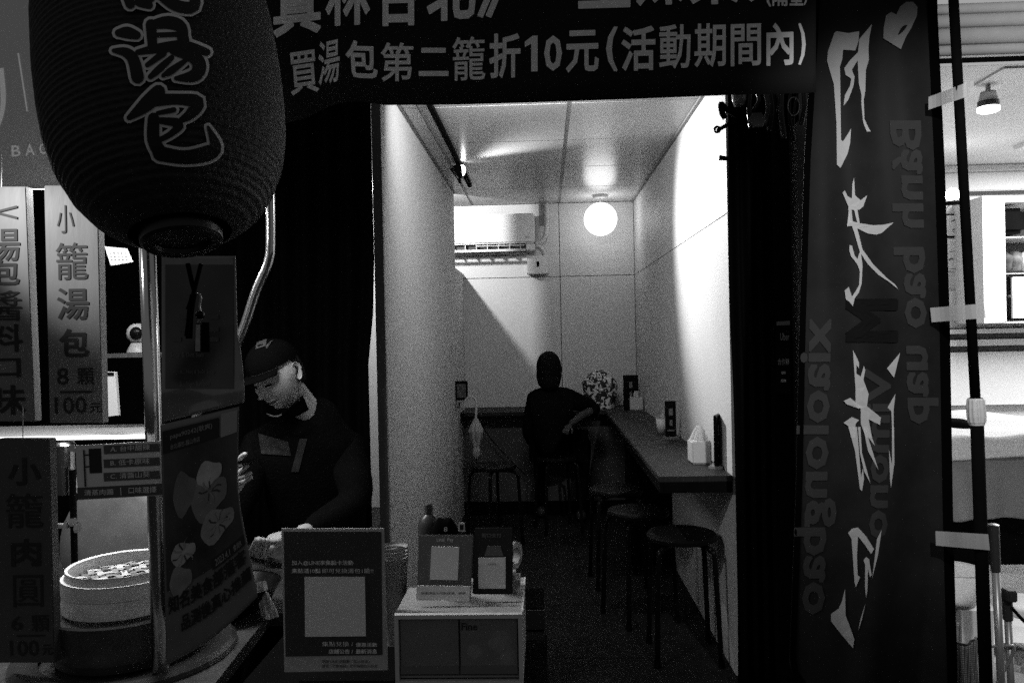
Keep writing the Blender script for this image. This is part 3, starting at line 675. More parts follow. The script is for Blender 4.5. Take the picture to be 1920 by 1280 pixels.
# small flavour sign
t = thing('flavour_sign', 'small white flavour card with options A, B and C taped to the steel post', 'sign', at(222, 935, 1.50))
YS = 1.50
part('card', G().slab([at(147, 937, YS), at(305, 928, YS), at(302, 826, YS), at(141, 835, YS)], (0, .003, 0)), mat('card_paper', .78, .55, noise=.05), t)
part('footer', G().slab([at(145, 936, YS - .001), at(304, 927, YS - .001), at(303.5, 906, YS - .001), at(144, 914, YS - .001)], (0, .0008, 0)), mat('footer_dark', .08, .5), t)
for (y, s_) in ((831, 'A. 台中甜辣'), (857, 'B. 低卡原味'), (882, 'C. 清醬山葵')):
    part('option_bar', G().slab([at(195, y + 20, YS - .001), at(300, y + 15, YS - .001), at(299, y, YS - .001), at(194, y + 4, YS - .001)], (0, .0008, 0)), mat('option_grey', .10, .5), t)
    g = G(); put(g, s_, rq(207, y + 5, 281, y + 16, 0, -4), plane(YS - .002), .008); part('lettering', g, mat('card_paper', .78), t)
g = G(); put(g, '清蒸肉圓', rq(158, 918, 212, 929, 0, -2), plane(YS - .002), .008); put(g, '口味選擇', rq(241, 913, 293, 925, 0, -2), plane(YS - .002), .008); stroke(g, [(226, 914, 1.5), (227, 928, 1.5)], plane(YS - .002))
part('lettering', g, mat('card_paper', .78), t)
g = G(); g.slab([at(168, 887, YS - .001), at(191, 886, YS - .001), at(189, 840, YS - .001), at(166, 841, YS - .001)], (0, .0008, 0)); part('picture', g, ink, t)
g = G(); stroke(g, [(157, 843, 3), (160, 912, 3)], plane(YS - .002)); stroke(g, [(158, 853, 2.5), (168, 852, 2.5)], plane(YS - .002)); stroke(g, [(159, 875, 2.5), (168, 874, 2.5)], plane(YS - .002)); part('print_line', g, ink, t)
part('tape', G().slab([at(127, 845, YS), at(142, 848, YS), at(139, 833, YS), at(126, 836, YS)], (0, .002, 0)), paper, t)

# clear plastic sleeve poster
film = mat('sleeve_film', .20, .16, spec=.8, noise=.3, nscale=7, stretch=(3, 1, .7))
t = thing('sleeve_poster', 'upper dark poster in a clear plastic sleeve hung on the steel post', 'poster', at(378, 785, 1.48))
def yv(px, py): return 1.49 + .010 * math.sin(px * .05 + py * .02) * min(1, max(.1, (py - 600) / 150)) - .004 * math.exp(-((py - 735) / 12) ** 2)
def fv(u, v):
    y = 792 - 312 * v
    r_ = lin([(480, 441), (640, 445), (730, 455), (770, 458)], y); l_ = 303
    yy = y - 38 * u * (1 if v < .3 else max(0, 1 - (v - .3) / .3))
    return at(l_ + (r_ - l_) * u, yy, yv(l_ + (r_ - l_) * u, yy))
part('sleeve', shell(fv, 30, 50, (0, .002, 0)), film, t, smooth=True)
fp = lambda px, py: at(px, py, yv(px, py) - .002)
part('inner_print', G().sheet(lambda u, v: fp(310 + 128 * u, 728 - 60 * u * (.0) - 232 * v), 24, 40), mat('inner_print_dark', .05, .3, spec=.6, noise=.5, nscale=12), t, smooth=True)
fp2 = lambda px, py: at(px, py, yv(px, py) - .004)
g = G(); put(g, 'A... Hot & Sour Soup', rq(337, 693, 402, 702, 0, 0), fp2, .005); put(g, 'B... Fresh Bamboo', rq(337, 715, 393, 724, 0, -1), fp2, .005); put(g, 'Soup & Dim Sum', rq(320, 660, 382, 672, 0, 0), fp2, .005)
part('lettering', g, mat('sleeve_print', .16, .5), t)
g = G()
for (x, y) in ((337, 590), (337, 613), (322, 632), (392, 590), (392, 613), (392, 632)): g.sheet(lambda u, v, x=x, y=y: fp2(x + 18 * u, y + 8 - 8 * v), 2, 2)
part('print_block', g, mat('sleeve_print_dim', .09, .5), t)

# food review poster, lower
t = thing('food_poster', 'lower glossy food review poster curling beside the steel post', 'poster', at(380, 1240, 1.47))
LR = [(762, 448), (900, 445), (960, 452), (1040, 468), (1100, 480), (1150, 488)]
def yq(px, py): return 1.48 - .02 * ((px - 380) / 90) ** 2 * min(1, max(0, (py - 800) / 300)) + .008 * math.sin(px * .04)
def pq(u, v, off=0):
    xl = 301 + 11 * (1 - v); yl = 1246 - 450 * v; yr = 1118 - 356 * v; xr = lin(LR, yr)
    x = xl + (xr - xl) * u; y = yl + (yr - yl) * u + 14 * math.sin(math.pi * u) * (1 - v)
    return at(x, y, yq(x, y) - off)
part('sheet', shell(lambda u, v: pq(u, v), 30, 40, (0, .001, 0)), mat('poster_pale', .16, .3, spec=.6, noise=.2, nscale=8), t, smooth=True)
part('photo_print', G().sheet(lambda u, v: pq(.03 + u * .95, .30 + .58 * v, .002), 30, 30), mat('poster_photo', .05, .3, spec=.6, noise=.9, nscale=9, stretch=(1, 1, .7)), t, smooth=True)
def uvq(g, s_, u0, u1, v0, v1, off=.003, bd=.02):
    vs, fs = glyph(s_, bd, 1); g.add([pq(u0 + (u1 - u0) * a, v0 + (v1 - v0) * b, off) for a, b in vs], fs)
part('header', G().sheet(lambda u, v: pq(.02 + u * .72, .875 + .095 * v, .0025), 20, 3), ink, t, smooth=True)
part('label_patch', G().sheet(lambda u, v: pq(.77 + u * .21, .87 + .115 * v, .0025), 6, 3), mat('patch_pale', .36, .5, noise=.1), t, smooth=True)
g = G(); uvq(g, 'papa90242(耿爽)', .12, .66, .925, .955, .0035, .01); uvq(g, '台北湯包-龍山寺店', .12, .5, .885, .908, .0035, .005); part('lettering', g, mat('poster_print_pale', .30, .5), t)
g = G(); uvq(g, '知名美食部落客', .04, .96, .20, .275, .004, .03); uvq(g, '品測後真心推薦', .18, .98, .105, .175, .004, .03); part('lettering', g, mat('poster_print_black', .01, .6), t)
for k in range(26):
    a_ = k * .24; cu_, cv_ = (.62, .70, .25)[k % 3], (.64, .47, .43)[k % 3]; gq = G()
    P_ = [(cu_ + .03 * math.cos(a_), cv_ + .012 * math.sin(a_)), (cu_ + .10 * math.cos(a_ + .2), cv_ + .045 * math.sin(a_ + .2)), (cu_ + .15 * math.cos(a_), cv_ + .06 * math.sin(a_))]
    o_ = [pq(x_ + dx_, y_ + dy_, .0045) for (x_, y_) in P_ for (dx_, dy_) in ((0, 0), (.012, .005))]; gq.add(o_, [(0, 1, 3, 2), (2, 3, 5, 4)])
    part('pleat_print', gq, mat('print_pleat_%d' % (k % 2), (.05, .30)[k % 2], .5), t)
part('date_band', G().sheet(lambda u, v: pq(.58 + u * .40, .285 + .05 * v, .0035), 8, 2), ink, t, smooth=True)
g = G(); uvq(g, '2023.4.1', .62, .80, .292, .325, .0045, .01); uvq(g, '食尚R', .84, .94, .292, .325, .0045, .01); part('lettering', g, mat('poster_print_pale', .3), t)
dump = [(.35, .45, .70, .58, .15), (.30, .60, .48, .66, .12), (.55, .72, .62, .85, .12), (.12, .40, .32, .50, .10), (.62, .42, .80, .52, .2), (.25, .70, .45, .82, .08)]
def blob(cu, cv, ru, rv, off):
    g = G(); n = 20; pts = [pq(cu, cv, off)] + [pq(cu + ru * math.cos(a * 2 * math.pi / n), cv + rv * math.sin(a * 2 * math.pi / n) * (1 + .25 * math.cos(3 * a * 2 * math.pi / n)), off) for a in range(n)]
    return g.add(pts, [(0, 1 + k, 1 + (k + 1) % n) for k in range(n)])
for cu, cv, ru, rv, gr in ((.62, .62, .24, .10, .12), (.62, .72, .17, .06, .26), (.70, .47, .22, .07, .17), (.25, .43, .16, .045, .22), (.30, .68, .16, .09, .10), (.20, .32, .14, .06, .13)):
    part('dumpling_print', blob(cu, cv, ru, rv, .0028 + gr * .002), mat('print_%d' % int(gr * 100), gr * 1.9, .5, noise=.3, nscale=25), t)

# ------------------------------------------------------------------ stall interior
ZK = .775
def onz(px, py, z):
    d = at(px, py, 1.0) - Vector((0, 0, HC)); return Vector((0, 0, HC)) + d * ((z - HC) / d.z)
counterm = mat('stall_counter_top', .06, .24, spec=1, noise=.5, nscale=14, bump=.15, bscale=50)
t = thing('stall_counter', 'dark wet counter of the dumpling stall under the man\'s hand', 'counter', (-1.2, 2.2, 0))
tp = [onz(372, 1320, ZK), onz(505, 1150, ZK), onz(700, 1150, ZK), onz(690, 1012, ZK), Vector((-2.8, onz(690, 1012, ZK).y, ZK)), Vector((-2.8, onz(372, 1320, ZK).y, ZK))]
g = G(); n = len(tp); g.add(tp + [p - Vector((0, 0, .03)) for p in tp], [tuple(range(n)), tuple(range(2 * n - 1, n - 1, -1))] + [(i, n + i, n + (i + 1) % n, (i + 1) % n) for i in range(n)]); part('top', g, counterm, t)
ctr = sum(tp, Vector()) / n; tq = [Vector((ctr.x + (p.x - ctr.x) * .97, ctr.y + (p.y - ctr.y) * .97, ZK - .031)) for p in tp]
g = G(); g.add(tq + [Vector((p.x, p.y, .0)) for p in tq], [(i, n + i, n + (i + 1) % n, (i + 1) % n) for i in range(n)]); part('cabinet', g, black, t)
t = thing('front_shelf', 'black ledge along the stall front carrying the payment signs and drawers', 'counter', (-.3, 1.65, 0))
ZF = .762
part('top', G().box(at(430, 0, 1.6).x, at(1000, 0, 1.6).x, 1.47, 1.84, ZF - .02, ZF), black, t, bevel=.003)
part('cabinet', G().box(at(440, 0, 1.6).x, at(990, 0, 1.6).x, 1.49, 1.82, 0, ZF - .0205), black, t)

# ledge with an added glow and dark things in the stall
t = thing('steel_ledge', 'steel ledge with an added glowing edge running behind the menu plaques', 'shelf', at(130, 815, 2.3))
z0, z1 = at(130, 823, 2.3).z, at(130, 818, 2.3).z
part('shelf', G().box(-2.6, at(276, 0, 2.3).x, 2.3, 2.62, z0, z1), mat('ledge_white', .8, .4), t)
part('ledge_glow', G().box(-2.6, at(276, 0, 2.3).x, 2.285, 2.2995, z0, z1 + .002), mat('ledge_edge_glow', .9, .4, emit=1.5), t)  # emission stands in for strong light falling on the ledge edge
part('bracket', G().box(-1.62, -1.60, 2.32, 2.60, z0 - .12, z0 - .001), steel_dull, t)
ld = bpy.data.lights.new('added_kitchen_tube', 'AREA'); ld.shape = 'RECTANGLE'; ld.size = .7; ld.size_y = .03; ld.energy = 13
lo = bpy.data.objects.new('added_kitchen_tube', ld); C.objects.link(lo); lo.location = (-1.05, 1.9, 1.90); lo.rotation_euler = (R(0), 0, 0)
t = thing('added_kitchen_lamp', 'added tube lamp over the stall kitchen behind the signboard', 'lamp', (-1.06, 1.9, 1.92))  # added lamp and area light, brighten steamer, counter and the man's face
part('fitting', G().box(-1.42, -.70, 1.87, 1.93, 1.925, 1.95), white, t)
part('tube', G().tube([(-1.4, 1.9, 1.914), (-.72, 1.9, 1.914)], .010), mat('tube_white', .9), t)
t = thing('web_camera', 'small white dome camera on a shelf in the dark stall', 'camera', at(256, 655, 2.4))
cc_ = at(258, 625, 2.4)
part('shell', G().lathe([(.001, .03)] + [(.032 * math.cos(a), .032 * math.sin(a)) for a in [1.2, .8, .4, 0, -.4, -.9]] , cc_, 24), mat('camera_white', .35, .4), t, smooth=True)
part('base', G().lathe([(.012, -.025), (.02, -.03), (.03, -.05), (.032, -.058)], cc_, 24), mat('camera_white', .35), t, smooth=True)
part('lens', G().lathe([(.001, .012), (.014, .01), (.02, 0)], cc_ + Vector((.008, -.026, 0)), 24, Matrix.Rotation(R(90), 3, 'X')), blackgl, t, smooth=True)
t = thing('dark_shelf', 'dark shelf carrying the small dome camera', 'shelf', at(240, 662, 2.4))
zz = cc_.z - .06; part('board', G().box(at(190, 0, 2.4).x, at(300, 0, 2.4).x, 2.33, 2.5, zz - .012, zz), steel_dull, t)
t = thing('paper_pad', 'white paper pad with a dark clip leaning beside the second plaque', 'paper pad', at(210, 780, 2.28))
part('sheet', G().slab([at(199, 781, 2.28), at(222, 778, 2.28), at(216, 697, 2.28), at(197, 697, 2.28)], (0, .012, 0)), mat('pad_paper', .6, .7), t)
part('clip', G().slab([at(200, 703, 2.277), at(213, 703, 2.277), at(213, 698, 2.277), at(200, 698, 2.277)], (0, .002, 0)), black, t)
t = thing('calendar_sheet', 'printed paper sheet half hidden behind the lantern bottom', 'paper', at(220, 496, 2.2))
part('sheet', G().slab([at(208, 498, 2.2), at(249, 491, 2.2), at(238, 466, 2.2), at(196, 462, 2.2)], (0, .003, 0)), mat('calendar_paper', .55, .7), t)
g = G()
for i in range(3):
    for j in range(5): put(g, '一', rq(205 + j * 7 + i, 474 + i * 6, 209 + j * 7 + i, 475 + i * 6), plane(2.198), .02)
part('print', g, ink, t)

# bamboo steamer
SC = onz(253, 1140, .872); SC = Vector((at(228, 1100, 1.68).x, 1.70, .888)); SR = .125
bam = mat('bamboo', .80, .5, noise=.22, nscale=10, stretch=(1, 1, 6), bump=.2, bscale=60)
t = thing('bamboo_steamer', 'round bamboo steamer with two tiers standing on the steel pot', 'steamer', SC)
part('tier', G().lathe([(SR - .006, .0), (SR, .0), (SR + .001, .018), (SR, .036), (SR - .006, .036)], SC, 64), bam, t, smooth=False)
part('tier', G().lathe([(SR - .006, .037), (SR + .001, .037), (SR + .001, .068), (SR - .006, .068)], SC, 64), bam, t)
part('rim', G().lathe([(SR - .014, .040), (SR - .014, .083), (SR - .0075, .085), (SR - .0065, .069), (SR - .0062, .04)], SC, 64), bam, t)
part('peg', G().tube([SC + Vector((-.108, -.067, .02)), SC + Vector((-.112, -.070, .066))], .0022, 6), ink, t)
weave = mat('bamboo_strip', .5, .6, noise=.7, nscale=30)
ang = R(38)
for fam in range(2):
    a = ang + fam * math.pi / 2; d = Vector((math.cos(a), math.sin(a), 0)); nrm = Vector((-math.sin(a), math.cos(a), 0))
    for i in range(-7, 8):
        o = i * .0145; hl = math.sqrt(max(0, (SR - .016) ** 2 - o * o)) - .002
        if hl < .02: continue
        def fs(u, v, i=i, o=o, hl=hl):
            s_ = -hl + 2 * hl * u; k = s_ / .0145 * math.pi
            return SC + d * s_ + nrm * (o + (v - .5) * .0125) + Vector((0, 0, .058 + .0022 * math.cos(k / 2 + (i % 2) * math.pi / 2 * 2 + fam * math.pi)))
        part('strip', G().sheet(fs, 26, 1), mat('bamboo_strip_%d' % ((i * 7 + fam * 3) % 3), (.62, .30, .12)[(i * 7 + fam * 3) % 3], .6, noise=.5, nscale=40), t)
t = thing('steamer_pot', 'steel pot with dark burner ring below the bamboo steamer', 'pot', (SC.x, SC.y, ZK))
part('body', G().lathe([(.001, .88), (.145, .882), (.155, .886), (.158, .882), (.155, .865), (.150, ZK + .03), (.14, ZK + .01)], (SC.x, SC.y, 0), 56), mat('pot_steel', .12, .35, .7, noise=.3, nscale=18), t, smooth=False)
part('burner_ring', G().lathe([(.17, ZK + .012), (.215, ZK + .02), (.225, ZK + .012), (.225, ZK + .001)], (SC.x, SC.y, 0), 56), mat('ring_iron', .06, .3, .6), t)
for k in range(6):
    a = k * 1.3 + .4; q = Vector((SC.x + .14 * math.cos(a), SC.y - .135 + .01 * math.sin(a * 3), .867))
t = thing('round_lid', 'large dull steel lid standing upright behind the steamer', 'lid', at(240, 1010, 2.0))
part('disc', G().lathe([(.001, .02), (.10, .015), (.16, 0), (.165, -.006), (.16, -.004), (.10, .008)], at(225, 1005, 2.05), 48, Matrix.Rotation(R(72), 3, 'X')), mat('lid_steel', .20, .42, .6, noise=.2), t, smooth=True)
t = thing('gas_valve', 'brass gas valve and pipe in the dark corner beside the lower plaque', 'valve', at(135, 990, 1.9))
part('pipe', G().tube([at(136, 880, 1.9), at(140, 1060, 1.9)], .008), blackgl, t)
part('cross_pipe', G().tube([at(108, 985, 1.9), at(150, 984, 1.9)], .007), steel, t)
for (x, y) in ((126, 984), (137, 978), (145, 990)): part('nut', G().tube([at(x - 3, y, 1.88), at(x + 3, y, 1.88)], .011, 6), steel, t)
t = thing('steel_canister', 'steel canister behind the flavour card', 'canister', at(118, 900, 1.9))
part('body', G().lathe([(.001, .06), (.025, .06), (.027, -.06), (.001, -.06)], at(122, 880, 1.95), 24), steel, t)
part('lid', G().lathe([(.001, .072), (.022, .07), (.0275, .061)], at(122, 880, 1.95), 24), steel, t, smooth=True)

# bowl, napkin bag
t = thing('black_bowl', 'shallow black bowl on the stall counter under the food poster', 'bowl', onz(440, 1160, ZK))
bc = onz(435, 1150, ZK)
part('bowl', G().lathe([(.05, .001), (.09, .02), (.115, .07), (.12, .075), (.114, .072), (.085, .024), (.001, .008)], bc, 48), blackgl, t, smooth=True)
def fbag(u, v):
    a = u * 2 * math.pi; r_ = .018 + .004 * math.sin(3 * a + 5 * v) + .003 * math.sin(7 * a)
    return onz(505, 1160, ZK) + Vector((r_ * math.cos(a) * (1 - .5 * v) + .012 * v - .03 * v, r_ * math.sin(a) * .7, .004 + v * .085))
g = G().sheet(fbag, 24, 10); solo('plastic_bag', g, mat('bag_film', .6, .25, spec=.7, translucent=.3), 'crumpled pale plastic bag beside the code sign', 'bag', smooth=False)

# framed code sign
t = thing('code_sign', 'dark framed A4 membership sign with a blank pale square', 'sign', at(628, 1260, 1.6))
def tl(px, py, off=0): 
    y = 1.575 + .05 * (1260 - py) / 270; return at(px, py, y - off)
fr = mat('frame_acrylic', .42, .3, noise=.1)
part('backing', G().slab([tl(533, 1260), tl(727, 1256), tl(720, 990), tl(527, 990)], (0, .004, 0)), fr, t, bevel=.001)
part('print', G().slab([tl(535.5, 1230, .0015), tl(717, 1227, .0015), tl(715, 996, .0015), tl(532, 996, .0015)], (0, .001, 0)), mat('sign_dark', .05, .7, spec=.1, noise=.1), t)
part('blank_square', G().slab([tl(572, 1193, .003), tl(686, 1192, .003), tl(684, 1081, .003), tl(571, 1081, .003)], (0, .001, 0)), mat('sign_pale', .70, .6, noise=.05), t)
part('stand_foot', G().box(at(540, 0, 1.6).x, at(715, 0, 1.6).x, 1.56, 1.66, ZF + .0005, ZF + .006), black, t)
g = G(); fo = lambda px, py: tl(px, py, .0035)
for s_, x0, y0, x1, y1, b_ in (('加入@LINE享集點卡活動', 547, 1050, 662, 1060, .02), ('集點滿10點', 547, 1065, 601, 1074, .02), ('即可兌換湯包1籠!!', 604, 1065, 700, 1074, 0),
                             ('集點兌換 /', 604, 1202, 662, 1211, 0), ('優惠活動', 667, 1204, 707, 1212, .02), ('店鋪公告 /', 616, 1216, 662, 1225, .02), ('最新消息', 667, 1216, 707, 1225, .02)): put(g, s_, rq(x0, y0, x1, y1), fo, b_)
part('lettering', g, mat('sign_pale', .70), t)
g = G()
for s_, x0, y0, x1, y1 in (('開啟 LINE 並點擊「加入好友」', 604, 1236, 693, 1242), ('透過「行動條碼」即可掃描加入好友', 604, 1245, 708, 1251)): put(g, s_, rq(x0, y0, x1, y1), fo, .01)
part('lettering', g, ink, t)

# drawer box
YB = 1.56
t = thing('drawer_box', 'translucent plastic desk drawer box with Fine printed on its right drawer', 'drawer box', at(860, 1275, YB))
rimm = mat('box_rim', .62, .4, noise=.08); bodym = mat('box_body', .34, .35, noise=.1)
X0, X1 = at(739, 0, YB).x, at(981, 0, YB).x; X0 = at(740, 1215, YB).x; X1 = at(980, 1215, YB).x
Z0, Z1 = ZF + .002, at(860, 1152, YB).z; YR = YB + .24
part('rim', G().box(X0, X1, YB, YB + .012, Z0, Z0 + .008), rimm, t); part('rim', G().box(X0, X1, YB, YB + .012, Z1 - .008, Z1), rimm, t)
part('rim', G().box(X0, X0 + .008, YB, YB + .012, Z0 + .0085, Z1 - .0085), rimm, t); part('rim', G().box(X1 - .008, X1, YB, YB + .012, Z0 + .0085, Z1 - .0085), rimm, t)
part('top', G().box(X0, X1, YB + .0125, YR, Z1 - .004, Z1 - .0005), bodym, t); part('side', G().box(X0, X0 + .004, YB + .0125, YR, Z0, Z1 - .0045), bodym, t)
part('side', G().box(X1 - .004, X1, YB + .0125, YR, Z0, Z1 - .0045), bodym, t); part('back', G().box(X0 + .0045, X1 - .0045, YR - .004, YR, Z0, Z1 - .0045), bodym, t)
part('edge_strip', G().box(X1 - .002, X1 + .002, YB + .013, YR, Z1 - .002, Z1 + .001), rimm, t)
xm = at(861, 1215, YB).x
drm = mat('drawer_front', .34, .3, spec=.3, noise=.12, nscale=20, alpha=.45)
for (a, b) in ((X0 + .011, xm - .002), (xm + .002, X1 - .011)):
    d_ = part('drawer', G().box(a, b, YB + .006, YB + .012, Z0 + .022, Z1 - .011), drm, t)
    part('drawer_lip', G().box(a, b, YB + .001, YB + .0055, Z0 + .022, Z0 + .036), mat('lip_grey', .16, .4), d_)
part('inner_floor', G().box(X0 + .009, X1 - .009, YB + .013, YR - .005, Z0 + .01, Z0 + .014), bodym, t)
g = G(); put(g, 'Fine', rq(865, 1167, 895, 1181), plane(YB + .005), .02); part('lettering', g, ink, t)
g = G(); put(g, 'Clear', rq(897, 1168, 915, 1172), plane(YB + .005), 0); put(g, 'series', rq(897, 1176, 920, 1180), plane(YB + .005), 0); part('lettering', g, mat('print_mid', .2), t)
for (x, y, r_, lb) in ((890, 1222, .013, 'small pale packet showing through the right drawer at lower left'), (938, 1203, .020, 'large pale packet showing through the right drawer near its middle'), (952, 1230, .016, 'pale packet at the lower right of the right drawer')):
    c_ = at(x, y, YB + .032)
    solo('sauce_packet', G().sheet(lambda u, v, c_=c_, r_=r_: c_ + Vector((r_ * 1.25 * (1 + .2 * math.sin(u * 12.57 + r_ * 300)) * math.cos((v - .5) * 3.14) * math.cos(u * 6.283), r_ * .8 * math.cos((v - .5) * 3.14) * math.sin(u * 6.283), r_ * math.sin((v - .5) * 3.14) * (1 + .2 * math.sin(u * 18.85)))), 24, 12), mat('packet_pale', .75, .6, noise=.3, nscale=60), lb, 'packet', 'packets inside the right drawer', smooth=True)

# payment stands on the box
def stand(x0b, x1b, x0t, x1t, yb, yt, Y, label, m):
    t = thing('payment_stand', label, 'sign', at((x0b + x1b) / 2, yb, Y), 'payment signs on the drawer box')
    f = lambda px, py, o=0: at(px, py, Y + .04 * (yb - py) / (yb - yt) - o)
    part('board', G().slab([f(x0b, yb), f(x1b, yb), f(x1t, yt), f(x0t, yt)], (0, .004, 0)), m, t, bevel=.002)
    part('easel_leg', G().slab([f(x0b + 20, yb) + Vector((0, .07, 0)), f(x1b - 20, yb) + Vector((0, .07, 0)), f(x1t - 20, yt + 40) + Vector((0, .006, 0)), f(x0t + 20, yt + 40) + Vector((0, .006, 0))], (0, .003, 0)), m, t)
    return t, f
pgrey = mat('stand_grey', .14, .6, noise=.08); pdark = mat('stand_dark', .03, .6, spec=.1); pale = mat('pay_pale', .85, .5, noise=.05)
t, f = stand(781, 882, 785, 888, 1125, 1002, YB + .05, 'grey payment sign with a blank pale card and a paper strip, left on the box', pgrey)
part('blank_card', G().slab([f(806, 1086, .002), f(858, 1087, .002), f(861, 1025, .002), f(809, 1024, .002)], (0, .001, 0)), pale, t)
part('paper_strip', G().slab([f(780, 1123, .004), f(880, 1126, .004), f(882, 1098, .004), f(782, 1097, .004)], (0, .001, 0)), pale, t)
g = G(); put(g, 'Pay', rq(839, 1008, 850, 1016), lambda x, y: f(x, y, .003), .01); put(g, 'LINE', rq(819, 1009, 834, 1015), lambda x, y: f(x, y, .003), 0); part('lettering', g, pale, t)
g = G(); put(g, '結帳請出示付款條碼，謝謝', rq(789, 1109, 873, 1114), lambda x, y: f(x, y, .0055), .005); part('lettering', g, ink, t)
t, f = stand(886, 961, 890, 962, 1114, 988, YB + .075, 'dark payment sign with a rounded pale card, right on the box', pdark)
part('blank_card', G().slab([f(897, 1103, .002), f(948, 1103, .002), f(948, 1044, .002), f(897, 1045, .002)], (0, .001, 0)), pale, t, bevel=.0004)
part('badge', G().slab([f(908, 1042, .002), f(944, 1042, .002), f(938, 1023, .002), f(914, 1023, .002)], (0, .001, 0)), mat('badge_grey', .13, .5), t)
g = G(); put(g, '街口支付', rq(903, 999, 940, 1007), lambda x, y: f(x, y, .003), .01); put(g, '店家收款', rq(915, 1055, 930, 1059), lambda x, y: f(x, y, .0032), 0); part('lettering', g, mat('pay_mid', .15), t)
# bottle, figurine-like bell, tape roll, cup on the box
t = thing('sauce_bottle', 'dark squeeze bottle standing behind the grey payment sign', 'bottle', at(805, 1010, YB + .2))
bb = Vector((at(805, 1010, YB + .2).x, YB + .2, Z1)); zt = at(805, 943, YB + .2).z
part('body', G().lathe([(.001, .0), (.024, .0), (.025, zt - Z1 - .05), (.019, zt - Z1 - .032), (.010, zt - Z1 - .024)], bb, 24), mat('bottle_dark', .045, .35), t, smooth=True)
part('cap', G().lathe([(.0095, zt - Z1 - .024), (.0095, zt - Z1 - .002), (.008, zt - Z1), (.001, zt - Z1)], bb, 20), mat('cap_dark', .06, .5), t)
t = thing('coin_purse', 'black round coin purse with two humps behind the payment signs', 'purse', at(830, 1010, YB + .17))
pc = at(834, 1000, YB + .17)
def fpur(u, v):
    a = u * 2 * math.pi; b = (v - .5) * math.pi
    rx = .030; rz = .034; x = rx * math.cos(b) * math.cos(a); y = .018 * math.cos(b) * math.sin(a); z = rz * math.sin(b)
    z += .006 * max(0, math.sin(b)) * (math.exp(-((x - .014) / .006) ** 2) + math.exp(-((x + .014) / .006) ** 2))
    return pc + Vector((x, y, z))
part('body', G().sheet(fpur, 32, 20), black, t, smooth=True)
g = G(); put(g, '8', rq(832, 987, 839, 996), plane(YB + .151), .01); part('badge', g, pale, t)
t = thing('card_tag', 'tiny pale framed tag beside the black purse', 'tag', at(865, 996, YB + .15))
part('frame', G().slab([at(859, 996, YB + .15), at(872, 997, YB + .15), at(871, 979, YB + .15), at(860, 979, YB + .15)], (0, .002, 0)), pale, t, bevel=.0008)
part('print', G().slab([at(862, 993, YB + .1485), at(869, 993, YB + .1485), at(869, 983, YB + .1485), at(862, 983, YB + .1485)], (0, .001, 0)), ink, t)
t = thing('tape_dispenser', 'tape roll on a dispenser behind the dark payment sign', 'tape dispenser', at(970, 1100, YB + .15))
rc = at(962, 1040, YB + .15)
part('roll', G().lathe([(.018, -.008), (.029, -.008), (.029, .008), (.018, .008), (.018, -.008)], rc, 32, Matrix.Rotation(R(90), 3, 'Y') @ Matrix.Rotation(R(25), 3, 'X')), mat('roll_pale', .34, .5), t)
part('body', G().box(rc.x - .02, rc.x + .014, YB + .12, YB + .19, Z1 + .0005, Z1 + .038), mat('dispenser_white', .30, .5), t, bevel=.01)
# cups
t = thing('cup_stack', 'stack of pale paper cups between the code sign and the drawer box', 'cups', at(738, 1100, 1.80))
cb = Vector((at(738, 1100, 1.78).x, 1.78, ZF)); cz = at(738, 1018, 1.78).z - ZF
part('cup', G().lathe([(.022, .001), (.034, cz - .03), (.036, cz - .03)], cb, 28), mat('cup_paper', .34, .7), t, smooth=True)
for k in range(3): part('cup_rim', G().lathe([(.031, cz - .03 + .008 * k), (.034, cz - .026 + .008 * k), (.0345, cz - .022 + .008 * k)], cb, 28), mat('cup_paper', .34), t)
# crate on the floor
t = thing('slatted_crate', 'black slatted crate on the floor just inside the door, beside the drawer box', 'crate', (at(990, 0, 3.2).x, 3.2, 0))
xa, xb_ = at(940, 1275, 3.2).x, at(1024, 1275, 3.2).x; zt = at(1000, 1139, 3.2).z
part('body', G().box(xa, xb_ - .004, 3.204, 3.45, .001, zt - .002), black, t)
for k in range(4): part('slat', G().box(xa, xb_, 3.19, 3.2035, .005 + k * (zt / 4), .005 + k * (zt / 4) + zt / 4 - .012), mat('crate_slat', .012, .5), t)
